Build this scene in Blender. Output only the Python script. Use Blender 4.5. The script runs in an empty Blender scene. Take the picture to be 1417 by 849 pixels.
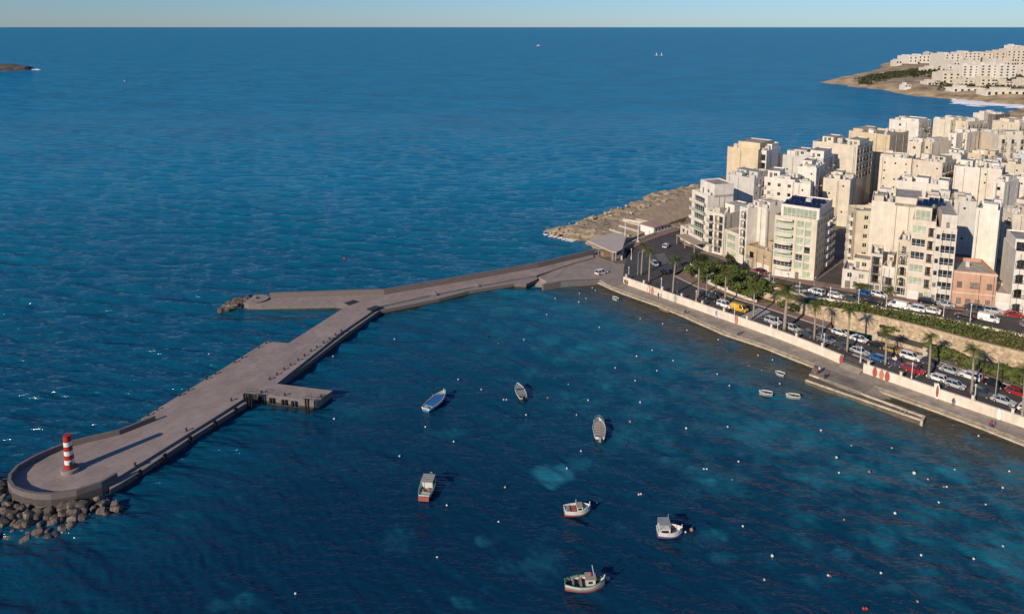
import bpy, bmesh, math, random
import numpy as np
from mathutils import Vector, Matrix, noise as mn
from mathutils.geometry import tessellate_polygon

rnd = random.Random(11)
sc = bpy.context.scene
COL = sc.collection
PI = math.pi

# ------------------------------------------------------------------ camera model (a drone 75 m above the bay)
FW, FH, FOC, PPV, CAMH = 1417.0, 849.0, 1000.0, 193.0, 75.0
TH = math.atan(156.0 / 1000.0)
CT, ST = math.cos(TH), math.sin(TH)

def G(u, v, z=0.0):
    """survey: bearing of a point seen on the photograph, met at height z -> world x, y"""
    x = (u - FW / 2) / FOC; y = (v - PPV) / FOC
    t = (CAMH - z) / (ST + y * CT)
    return (t * x, t * (CT - y * ST))

def G3(u, v, z=0.0):
    x, y = G(u, v, z); return (x, y, z)

def zat(Y, v):
    k = (v - PPV) / FOC
    return CAMH - Y * (ST + k * CT) / (CT - k * ST)

cam_d = bpy.data.cameras.new('camera'); cam = bpy.data.objects.new('camera', cam_d); COL.objects.link(cam)
cam.location = (0, 0, CAMH); cam.rotation_euler = (PI / 2 - TH, 0, 0)
cam_d.sensor_width = 36; cam_d.lens = FOC / FW * 36; cam_d.shift_y = -(FH / 2 - PPV) / FW
cam_d.clip_start = 1; cam_d.clip_end = 200000
sc.camera = cam

# ------------------------------------------------------------------ light
SUN_EL = math.radians(24); SAZ = (-0.66, -0.75)
n_ = math.hypot(*SAZ); SAZ = (SAZ[0] / n_, SAZ[1] / n_)
sun_dir = Vector((SAZ[0] * math.cos(SUN_EL), SAZ[1] * math.cos(SUN_EL), math.sin(SUN_EL)))
sd = bpy.data.lights.new('sun', 'SUN'); so = bpy.data.objects.new('sun', sd); COL.objects.link(so)
sd.energy = 4.6; sd.angle = math.radians(0.5); sd.color = (1.0, 0.86, 0.68)
so.rotation_euler = (-sun_dir).to_track_quat('-Z', 'Y').to_euler(); so.location = (-60, -60, 150)
w = bpy.data.worlds.new('World'); sc.world = w; w.use_nodes = True
nt = w.node_tree; bg = nt.nodes['Background']
sky = nt.nodes.new('ShaderNodeTexSky'); sky.sky_type = 'NISHITA'; sky.sun_disc = False
sky.sun_elevation = SUN_EL; sky.sun_rotation = math.atan2(SAZ[0], SAZ[1])
sky.altitude = 50; sky.air_density = 1.0; sky.dust_density = 0.12; sky.ozone_density = 10.0
nt.links.new(sky.outputs[0], bg.inputs[0]); bg.inputs[1].default_value = 0.105
sc.view_settings.view_transform = 'Standard'; sc.view_settings.look = 'None'
sc.view_settings.exposure = 0.0; sc.view_settings.gamma = 1.0; sc.view_settings.use_curve_mapping = False
sc.render.engine = 'CYCLES'
sc.cycles.use_denoising = True
sc.cycles.max_bounces = 6; sc.cycles.diffuse_bounces = 4; sc.cycles.glossy_bounces = 3
sc.cycles.caustics_reflective = False; sc.cycles.caustics_refractive = False

# ------------------------------------------------------------------ materials
MATS = {}
def mat(name, col, rough=0.7, var=0.12, scale=1.2, bump=0.0, stretch=None, metal=0.0, spec=0.3, col2=None, objvar=0.0):
    if name in MATS: return MATS[name]
    m = bpy.data.materials.new(name); m.use_nodes = True
    t = m.node_tree; b = t.nodes['Principled BSDF']
    b.inputs['Roughness'].default_value = rough; b.inputs['Metallic'].default_value = metal
    b.inputs['Specular IOR Level'].default_value = spec
    tc = t.nodes.new('ShaderNodeTexCoord'); mp = t.nodes.new('ShaderNodeMapping')
    mp.inputs['Scale'].default_value = stretch or (1, 1, 1)
    t.links.new(tc.outputs['Object'], mp.inputs[0])
    nz = t.nodes.new('ShaderNodeTexNoise'); nz.inputs['Scale'].default_value = scale
    nz.inputs['Detail'].default_value = 5; nz.inputs['Roughness'].default_value = 0.65
    t.links.new(mp.outputs[0], nz.inputs[0])
    rp = t.nodes.new('ShaderNodeValToRGB')
    a = col; c2 = col2 or tuple(c * (1 - var * 2) for c in col)
    rp.color_ramp.elements[0].position = 0.32; rp.color_ramp.elements[1].position = 0.68
    rp.color_ramp.elements[0].color = (*c2, 1)
    rp.color_ramp.elements[1].color = (*[min(1, c * (1 + (var if not col2 else 0))) for c in a], 1)
    t.links.new(nz.outputs[0], rp.inputs[0])
    last = rp.outputs[0]
    if objvar:
        oi = t.nodes.new('ShaderNodeObjectInfo')
        mr = t.nodes.new('ShaderNodeMapRange'); mr.inputs[3].default_value = 1 - objvar; mr.inputs[4].default_value = 1 + objvar
        t.links.new(oi.outputs['Random'], mr.inputs[0])
        hs = t.nodes.new('ShaderNodeHueSaturation'); t.links.new(mr.outputs[0], hs.inputs['Value'])
        t.links.new(last, hs.inputs['Color']); last = hs.outputs[0]
    t.links.new(last, b.inputs['Base Color'])
    if bump:
        bp = t.nodes.new('ShaderNodeBump'); bp.inputs['Strength'].default_value = bump; bp.inputs['Distance'].default_value = 0.1
        t.links.new(nz.outputs[0], bp.inputs['Height']); t.links.new(bp.outputs[0], b.inputs['Normal'])
    MATS[name] = m; return m

def wallmat(name, col):
    """rendered and limewashed wall: vertical rain streaks over blotches"""
    if name in MATS: return MATS[name]
    m = mat(name, col, 0.85, 0.09, 0.30, 0.0, None, objvar=0.04)
    t = m.node_tree; b = t.nodes['Principled BSDF']
    old = b.inputs['Base Color'].links[0].from_socket
    tc = [n for n in t.nodes if n.type == 'TEX_COORD'][0]
    mp = t.nodes.new('ShaderNodeMapping'); mp.inputs['Scale'].default_value = (1.6, 1.6, 0.12)
    t.links.new(tc.outputs['Object'], mp.inputs[0])
    nz = t.nodes.new('ShaderNodeTexNoise'); nz.inputs['Scale'].default_value = 1.0; nz.inputs['Detail'].default_value = 4
    t.links.new(mp.outputs[0], nz.inputs[0])
    rp = t.nodes.new('ShaderNodeValToRGB')
    rp.color_ramp.elements[0].position = 0.25; rp.color_ramp.elements[0].color = (0.72, 0.68, 0.62, 1)
    rp.color_ramp.elements[1].position = 0.55; rp.color_ramp.elements[1].color = (1, 1, 1, 1)
    t.links.new(nz.outputs[0], rp.inputs[0])
    mx = t.nodes.new('ShaderNodeMix'); mx.data_type = 'RGBA'; mx.blend_type = 'MULTIPLY'; mx.inputs[0].default_value = 0.5
    t.links.new(old, mx.inputs[6]); t.links.new(rp.outputs[0], mx.inputs[7])
    t.links.new(mx.outputs[2], b.inputs['Base Color'])
    return m

M_glass = mat('window_glass', (0.035, 0.045, 0.05), 0.08, 0.5, 0.7, spec=0.6, objvar=0.6)
M_green = mat('green_curtain_glass', (0.40, 0.45, 0.33), 0.15, 0.15, 0.9, spec=0.6, objvar=0.18)
M_shut = mat('shutter', (0.22, 0.2, 0.17), 0.6, 0.2, 2, objvar=0.3)
M_wframe = mat('white_frame', (0.70, 0.68, 0.62), 0.5, 0.05)
M_dframe = mat('dark_frame', (0.10, 0.085, 0.07), 0.5, 0.1)
M_iron = mat('iron', (0.05, 0.047, 0.045), 0.55, 0.2, 3)
M_black = mat('black_rubber', (0.012, 0.011, 0.011), 0.6, 0.2, 3)
M_roof = mat('roof_membrane', (0.36, 0.33, 0.29), 0.9, 0.18, 0.5, objvar=0.15)
M_tank = mat('tank_white', (0.62, 0.60, 0.55), 0.6, 0.1)
M_solar = mat('solar_panel', (0.012, 0.022, 0.06), 0.15, 0.2, 1, spec=0.6)
M_conc = mat('quay_concrete', (0.40, 0.335, 0.265), 0.9, 0.16, 0.35, 0.15)
M_edge = mat('quay_edge_stone', (0.54, 0.45, 0.32), 0.9, 0.2, 0.9, 0.3)
M_prom = wallmat('promenade_wall', (0.69, 0.60, 0.49))
M_asph = mat('asphalt', (0.085, 0.078, 0.076), 0.9, 0.14, 0.22, 0.05)
M_paint = mat('road_paint', (0.62, 0.60, 0.55), 0.7, 0.12, 2)
M_pave = mat('pink_paving', (0.27, 0.18, 0.145), 0.9, 0.12, 0.8)
M_kerb = mat('kerb_stone', (0.45, 0.40, 0.33), 0.85, 0.12, 1)
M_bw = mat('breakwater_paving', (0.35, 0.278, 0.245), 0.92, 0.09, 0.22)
M_weed = mat('waterline_weed', (0.055, 0.050, 0.036), 0.7, 0.3, 1.2)
def joints(m, ang, size):
    t = m.node_tree; b = t.nodes['Principled BSDF']; old = b.inputs['Base Color'].links[0].from_socket
    tc = [n for n in t.nodes if n.type == 'TEX_COORD'][0]; mp = t.nodes.new('ShaderNodeMapping'); mp.inputs['Rotation'].default_value = (0, 0, ang); t.links.new(tc.outputs['Object'], mp.inputs[0])
    br = t.nodes.new('ShaderNodeTexBrick'); br.inputs['Scale'].default_value = 1.0; br.inputs['Brick Width'].default_value = size; br.inputs['Row Height'].default_value = size * .8; br.inputs['Mortar Size'].default_value = 0.035
    br.inputs['Color1'].default_value = (1, 1, 1, 1); br.inputs['Color2'].default_value = (.90, .90, .90, 1); br.inputs['Mortar'].default_value = (.66, .64, .62, 1); t.links.new(mp.outputs[0], br.inputs[0])
    nz = t.nodes.new('ShaderNodeTexNoise'); nz.inputs['Scale'].default_value = 0.9; nz.inputs['Detail'].default_value = 6; nz.inputs['Roughness'].default_value = .7; t.links.new(tc.outputs['Object'], nz.inputs[0])
    rp = t.nodes.new('ShaderNodeValToRGB'); rp.color_ramp.elements[0].position = .3; rp.color_ramp.elements[0].color = (.80, .79, .78, 1); rp.color_ramp.elements[1].position = .5; rp.color_ramp.elements[1].color = (1, 1, 1, 1); t.links.new(nz.outputs[0], rp.inputs[0])
    m1 = t.nodes.new('ShaderNodeMix'); m1.data_type = 'RGBA'; m1.blend_type = 'MULTIPLY'; m1.inputs[0].default_value = 1; t.links.new(old, m1.inputs[6]); t.links.new(br.outputs[0], m1.inputs[7])
    m2 = t.nodes.new('ShaderNodeMix'); m2.data_type = 'RGBA'; m2.blend_type = 'MULTIPLY'; m2.inputs[0].default_value = 1; t.links.new(m1.outputs[2], m2.inputs[6]); t.links.new(rp.outputs[0], m2.inputs[7]); t.links.new(m2.outputs[2], b.inputs['Base Color'])
joints(M_bw, -1.2, 2.6); joints(M_conc, .75, 3.2)
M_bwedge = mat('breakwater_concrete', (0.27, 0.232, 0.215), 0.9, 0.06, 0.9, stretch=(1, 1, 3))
M_bwwall = mat('breakwater_wall', (0.165, 0.14, 0.13), 0.9, 0.08, 0.8, stretch=(1, 1, 3))  # wall shade put into the colour, darker than the deck concrete
M_rock = mat('headland_rock', (0.54, 0.41, 0.265), 0.95, 0.2, 0.25, 0.6, col2=(0.19, 0.145, 0.095))
M_armour = mat('armour_rock', (0.15, 0.12, 0.095), 0.95, 0.3, 0.9, 0.3, objvar=0.25)
M_leaf = mat('leaves', (0.125, 0.155, 0.034), 0.7, 0.3, 0.9, col2=(0.055, 0.08, 0.018))
M_leaf2 = mat('leaves_dark', (0.065, 0.078, 0.024), 0.7, 0.3, 0.9, col2=(0.018, 0.024, 0.008))
M_leaf3 = mat('leaves_dry', (0.19, 0.175, 0.055), 0.8, 0.3, 0.6, col2=(0.045, 0.055, 0.014))
M_frond = mat('palm_frond', (0.13, 0.15, 0.04), 0.6, 0.25, 1.5, col2=(0.05, 0.06, 0.016))
M_skirt = mat('palm_skirt', (0.16, 0.11, 0.055), 0.9, 0.25, 3)
M_trunk = mat('palm_trunk', (0.34, 0.28, 0.21), 0.95, 0.2, 1.0, 0.4, stretch=(1, 1, 5))
M_bark = mat('bark', (0.12, 0.09, 0.06), 0.95, 0.2, 3, 0.4)
M_soil = mat('garden_soil', (0.17, 0.12, 0.065), 0.95, 0.2, 0.5, col2=(0.06, 0.065, 0.02))
M_white = mat('white_paint', (0.74, 0.72, 0.68), 0.45, 0.05)
M_red = mat('red_paint', (0.42, 0.028, 0.022), 0.5, 0.15, 0.8)
M_town = mat('town_ground', (0.22, 0.19, 0.155), 0.9, 0.15, 0.1)
M_land = mat('far_headland', (0.60, 0.44, 0.26), 0.95, 0.2, 0.05, 0.5, col2=(0.17, 0.125, 0.07))
M_scrub = mat('scrub', (0.06, 0.065, 0.03), 0.95, 0.25, 0.3)
M_steel = mat('galvanised_steel', (0.45, 0.45, 0.44), 0.45, 0.1, metal=0.4)
M_skin = mat('skin', (0.45, 0.28, 0.2), 0.6, 0.05)

def stonemat(name, col, bw=0.9, bh=0.35):
    if name in MATS: return MATS[name]
    m = mat(name, col, 0.95, 0.22, 1.1, 0.5)
    t = m.node_tree; b = t.nodes['Principled BSDF']; old = b.inputs['Base Color'].links[0].from_socket
    tc = [n for n in t.nodes if n.type == 'TEX_COORD'][0]
    vo = t.nodes.new('ShaderNodeTexVoronoi'); vo.inputs['Scale'].default_value = 1.6
    t.links.new(tc.outputs['Object'], vo.inputs[0])
    mx = t.nodes.new('ShaderNodeMix'); mx.data_type = 'RGBA'; mx.blend_type = 'MULTIPLY'; mx.inputs[0].default_value = 0.6
    vr = t.nodes.new('ShaderNodeSeparateColor'); t.links.new(vo.outputs['Color'], vr.inputs[0]); vm = t.nodes.new('ShaderNodeMapRange'); vm.inputs[3].default_value = .55; vm.inputs[4].default_value = 1.15; t.links.new(vr.outputs[0], vm.inputs[0])
    t.links.new(old, mx.inputs[6]); t.links.new(vm.outputs[0], mx.inputs[7])
    hs = t.nodes.new('ShaderNodeHueSaturation'); hs.inputs['Saturation'].default_value = 0.95; t.links.new(mx.outputs[2], hs.inputs['Color'])
    t.links.new(hs.outputs[0], b.inputs['Base Color'])
    return m
M_stone = stonemat('rubble_stone', (0.56, 0.42, 0.26))

# ------------------------------------------------------------------ mesh builder
class MB:
    def __init__(s): s.v = []; s.f = []; s.m = []
    def add(s, vs, fs, mi=0):
        o = len(s.v); s.v.extend(vs)
        for f in fs: s.f.append([i + o for i in f]); s.m.append(mi)
    def box(s, x0, x1, y0, y1, z0, z1, mi=0, T=None):
        vs = [(x, y, z) for z in (z0, z1) for y in (y0, y1) for x in (x0, x1)]
        if T: vs = [T(*p) for p in vs]
        s.add(vs, [(0, 2, 3, 1), (4, 5, 7, 6), (0, 1, 5, 4), (2, 6, 7, 3), (0, 4, 6, 2), (1, 3, 7, 5)], mi)
    def obox(s, c, l, wd, h, yaw=0, mi=0, pitch=0):
        R = Matrix.Rotation(yaw, 3, 'Z') @ Matrix.Rotation(pitch, 3, 'Y'); c = Vector(c)
        s.box(-l / 2, l / 2, -wd / 2, wd / 2, -h / 2, h / 2, mi, lambda x, y, z: tuple(c + R @ Vector((x, y, z))))
    def tube(s, pts, rads, n=8, caps=True, mi=0):
        pts = [Vector(p) for p in pts]; rings = []
        if not hasattr(rads, '__len__'): rads = [rads] * len(pts)
        for i, p in enumerate(pts):
            d = (pts[min(i + 1, len(pts) - 1)] - pts[max(i - 1, 0)]).normalized()
            a = d.orthogonal().normalized() if abs(d.z) < 0.95 else Vector((1, 0, 0)); a = (a - d * a.dot(d)).normalized(); b = d.cross(a)
            rings.append([tuple(p + (a * math.cos(2 * PI * k / n) + b * math.sin(2 * PI * k / n)) * rads[i]) for k in range(n)])
        vs = [q for r in rings for q in r]; fs = []
        for i in range(len(pts) - 1):
            for k in range(n):
                k2 = (k + 1) % n; fs.append((i * n + k, i * n + k2, (i + 1) * n + k2, (i + 1) * n + k))
        if caps: fs.append(tuple(range(n - 1, -1, -1))); fs.append(tuple((len(pts) - 1) * n + k for k in range(n)))
        s.add(vs, fs, mi)
    def ball(s, c, r, nu=8, nv=6, mi=0, sq=(1, 1, 1)):
        vs = [(c[0], c[1], c[2] - r * sq[2])]; fs = []
        for j in range(1, nv):
            t = PI * j / nv - PI / 2
            for i in range(nu):
                a = 2 * PI * i / nu
                vs.append((c[0] + r * sq[0] * math.cos(t) * math.cos(a), c[1] + r * sq[1] * math.cos(t) * math.sin(a), c[2] + r * sq[2] * math.sin(t)))
        vs.append((c[0], c[1], c[2] + r * sq[2])); L = len(vs) - 1
        for i in range(nu):
            i2 = (i + 1) % nu
            fs.append((0, 1 + i2, 1 + i)); fs.append((L, L - nu + i, L - nu + i2))
            for j in range(nv - 2): fs.append((1 + j * nu + i, 1 + j * nu + i2, 1 + (j + 1) * nu + i2, 1 + (j + 1) * nu + i))
        s.add(vs, fs, mi)
    def prism(s, poly, z0, z1, mi=0, mside=None, bottom=False):
        n = len(poly); A = sum(poly[i][0] * poly[(i + 1) % n][1] - poly[(i + 1) % n][0] * poly[i][1] for i in range(n))
        if A < 0: poly = poly[::-1]
        top = [(p[0], p[1], z1 if z1 is not None else p[2]) for p in poly]; bot = [(p[0], p[1], z0) for p in poly]
        tri = tessellate_polygon([[Vector((p[0], p[1], 0)) for p in poly]])
        ft = []
        for t in tri:
            a, b, c = [poly[i] for i in t]
            if (b[0] - a[0]) * (c[1] - a[1]) - (b[1] - a[1]) * (c[0] - a[0]) < 0: t = t[::-1]
            ft.append(tuple(t))
        s.add(top, ft, mi)
        s.add(bot + top, [(i, (i + 1) % n, n + (i + 1) % n, n + i) for i in range(n)], mi if mside is None else mside)
        if bottom: s.add(bot, [t[::-1] for t in ft], mi)
    def ribbon(s, A, B, mi=0):
        n = len(A); s.add(list(A) + list(B), [(i, i + 1, n + i + 1, n + i) for i in range(n - 1)], mi)
    def wallstrip(s, line, t, z0s, z1s, mi=0):
        """upright wall of thickness t along a ground polyline (its left side is the given line)"""
        L = offset(line, t); n = len(line)
        for i in range(n - 1):
            a0, a1, b0, b1 = line[i], line[i + 1], L[i], L[i + 1]
            vs = [(a0[0], a0[1], z0s[i]), (a1[0], a1[1], z0s[i + 1]), (a1[0], a1[1], z1s[i + 1]), (a0[0], a0[1], z1s[i]),
                  (b0[0], b0[1], z0s[i]), (b1[0], b1[1], z0s[i + 1]), (b1[0], b1[1], z1s[i + 1]), (b0[0], b0[1], z1s[i])]
            fs = [(0, 1, 2, 3), (5, 4, 7, 6), (3, 2, 6, 7)]
            if i == 0: fs.append((4, 0, 3, 7))
            if i == n - 2: fs.append((1, 5, 6, 2))
            s.add(vs, fs, mi)
    def mesh(s, name, mats, smooth=False, recalc=False):
        me = bpy.data.meshes.new(name); me.from_pydata(s.v, [], s.f)
        if not isinstance(mats, (list, tuple)): mats = [mats]
        for m in mats: me.materials.append(m)
        if len(mats) > 1: me.polygons.foreach_set('material_index', s.m)
        if recalc:
            bm = bmesh.new(); bm.from_mesh(me); bmesh.ops.remove_doubles(bm, verts=bm.verts, dist=1e-4)
            bmesh.ops.recalc_face_normals(bm, faces=bm.faces); bm.to_mesh(me); bm.free()
        if smooth: me.polygons.foreach_set('use_smooth', [True] * len(me.polygons))
        me.update(); return me
    def build(s, name, mats, parent=None, smooth=False, recalc=False):
        return link(name, s.mesh(name, mats, smooth, recalc), parent)

def link(name, me, parent=None, loc=None, rz=0):
    o = bpy.data.objects.new(name, me); COL.objects.link(o)
    if parent: o.parent = parent
    if loc: o.location = loc
    if rz: o.rotation_euler = (0, 0, rz)
    return o
def tag(o, label, cat, group=None):
    o['label'] = label; o['category'] = cat
    if group: o['group'] = group
    return o
def empty(name, loc, rz=0):
    o = bpy.data.objects.new(name, None); COL.objects.link(o); o.location = loc; o.rotation_euler = (0, 0, rz); o.empty_display_size = 0.3
    return o
def thing(name, label, cat, loc=(0, 0, 0), rz=0, group=None): return tag(empty(name, loc, rz), label, cat, group)
def struct(name, mb, mats, **k):
    o = mb.build(name, mats, **k); o['kind'] = 'structure'; return o
def copy_tree(o, parent=None):
    c = o.copy(); COL.objects.link(c)
    if parent: c.parent = parent
    for ch in list(o.children): copy_tree(ch, c)
    return c
def offset(line, d):
    out = []
    for i, p in enumerate(line):
        a = line[max(i - 1, 0)]; b = line[min(i + 1, len(line) - 1)]
        dx, dy = b[0] - a[0], b[1] - a[1]; l = math.hypot(dx, dy) or 1
        out.append((p[0] - dy / l * d, p[1] + dx / l * d) + tuple(p[2:]))
    return out
def extend(line, d):
    a, b = line[-2], line[-1]; l = math.hypot(b[0] - a[0], b[1] - a[1])
    return list(line) + [(b[0] + (b[0] - a[0]) / l * d, b[1] + (b[1] - a[1]) / l * d) + tuple(b[2:])]
def resample(line, n):
    P = np.array(line, float); s = np.r_[0, np.cumsum(np.hypot(*(P[1:, :2] - P[:-1, :2]).T))]
    t = np.linspace(0, s[-1], n); return [tuple(np.interp(x, s, P[:, k]) for k in range(P.shape[1])) for x in t]
def along(line, step, start=0.0):
    P = np.array(line, float); s = np.r_[0, np.cumsum(np.hypot(*(P[1:, :2] - P[:-1, :2]).T))]
    out = []; x = start
    while x < s[-1]:
        k = min(np.searchsorted(s, x, side='right') - 1, len(P) - 2); d = P[k + 1] - P[k]
        out.append((tuple(np.interp(x, s, P[:, j]) for j in range(P.shape[1])), math.atan2(d[1], d[0]))); x += step
    return out
def nearest_dir(line, p):
    best = None
    for i in range(len(line) - 1):
        a, b = line[i], line[i + 1]; dx, dy = b[0] - a[0], b[1] - a[1]; L2 = dx * dx + dy * dy
        t = max(0, min(1, ((p[0] - a[0]) * dx + (p[1] - a[1]) * dy) / L2)); q = (a[0] + t * dx, a[1] + t * dy)
        d = math.hypot(p[0] - q[0], p[1] - q[1])
        if best is None or d < best[0]: best = (d, math.atan2(dy, dx), q, i, t)
    return best
def sdist(px, py, poly):
    """signed distance (positive inside) of arrays of points to a polygon"""
    n = len(poly); d2 = np.full(px.shape, 1e18); ins = np.zeros(px.shape, bool)
    for i in range(n):
        ax, ay = poly[i][:2]; bx, by = poly[(i + 1) % n][:2]; ex, ey = bx - ax, by - ay
        t = np.clip(((px - ax) * ex + (py - ay) * ey) / (ex * ex + ey * ey + 1e-9), 0, 1)
        d2 = np.minimum(d2, (px - ax - t * ex) ** 2 + (py - ay - t * ey) ** 2)
        c = ((ay > py) != (by > py)) & (px < (bx - ax) * (py - ay) / ((by - ay) + 1e-12) + ax)
        ins ^= c
    d = np.sqrt(d2); return np.where(ins, d, -d)
def pdist(px, py, line):
    d2 = np.full(px.shape, 1e18)
    for i in range(len(line) - 1):
        ax, ay = line[i][:2]; bx, by = line[i + 1][:2]; ex, ey = bx - ax, by - ay
        t = np.clip(((px - ax) * ex + (py - ay) * ey) / (ex * ex + ey * ey + 1e-9), 0, 1)
        d2 = np.minimum(d2, (px - ax - t * ex) ** 2 + (py - ay - t * ey) ** 2)
    return np.sqrt(d2)
ORD = ['first', 'second', 'third', 'fourth', 'fifth', 'sixth', 'seventh', 'eighth', 'ninth', 'tenth', 'eleventh', 'twelfth', 'thirteenth',
       'fourteenth', 'fifteenth', 'sixteenth', 'seventeenth', 'eighteenth', 'nineteenth', 'twentieth'] + ['twenty-' + x for x in
       ('first', 'second', 'third', 'fourth', 'fifth', 'sixth', 'seventh', 'eighth', 'ninth')] + ['thirtieth'] + ['thirty-' + x for x in ('first', 'second', 'third', 'fourth', 'fifth', 'sixth', 'seventh', 'eighth', 'ninth')]

# ------------------------------------------------------------------ survey lines along the shore (u, v, height)
def L3(pts): return [G3(*p) for p in pts]
Z_Q, Z_WT, Z_R = 1.0, 3.0, 2.2
QE1 = L3([(829, 388.5, Z_Q), (846, 396.5, Z_Q), (862, 403, Z_Q), (911, 420, Z_Q), (947, 434.5, Z_Q), (1002, 459, Z_Q), (1060, 478, Z_Q), (1090, 490, Z_Q), (1128, 504.5, Z_Q)])
QE2 = extend(L3([(1210, 534.5, Z_Q), (1300, 566, Z_Q), (1360, 588, Z_Q), (1417, 610.5, Z_Q)]), 60)
WB = extend(L3([(862.4, 392, Z_Q), (930, 416.5, Z_Q), (989.6, 437.7, Z_Q), (1074, 467.3, Z_Q), (1120, 485, Z_Q), (1165.5, 504, Z_Q), (1194, 515, Z_Q), (1287, 547.7, Z_Q), (1417, 591.7, Z_Q)]), 60)
RL = extend(L3([(932, 381.5, Z_R), (966, 398, Z_R), (1010, 411, Z_R), (1053, 424, Z_R), (1120, 446, Z_R), (1150, 456, Z_R), (1209, 474, Z_R), (1279, 494.5, Z_R), (1340, 514, Z_R), (1417, 540, Z_R)]), 60)
UO = L3([(955, 366, 2.25), (985, 374, 2.8), (1030, 388, 3.8), (1070, 399, 4.8), (1120, 412, 5.6), (1175, 420, 6.4), (1250, 433, 7.2), (1332, 448, 7.5), (1417, 466, 7.5)])
UB = L3([(975, 347, 2.25), (1000, 354, 2.6), (1031, 367, 3.4), (1066, 379, 4.4), (1125, 391, 5.4), (1180, 400, 6.2), (1236, 411, 7.1), (1314, 422.5, 7.5), (1417, 436, 7.5)])
UO = extend(UO, 60); UB = extend(UB, 60)
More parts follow.
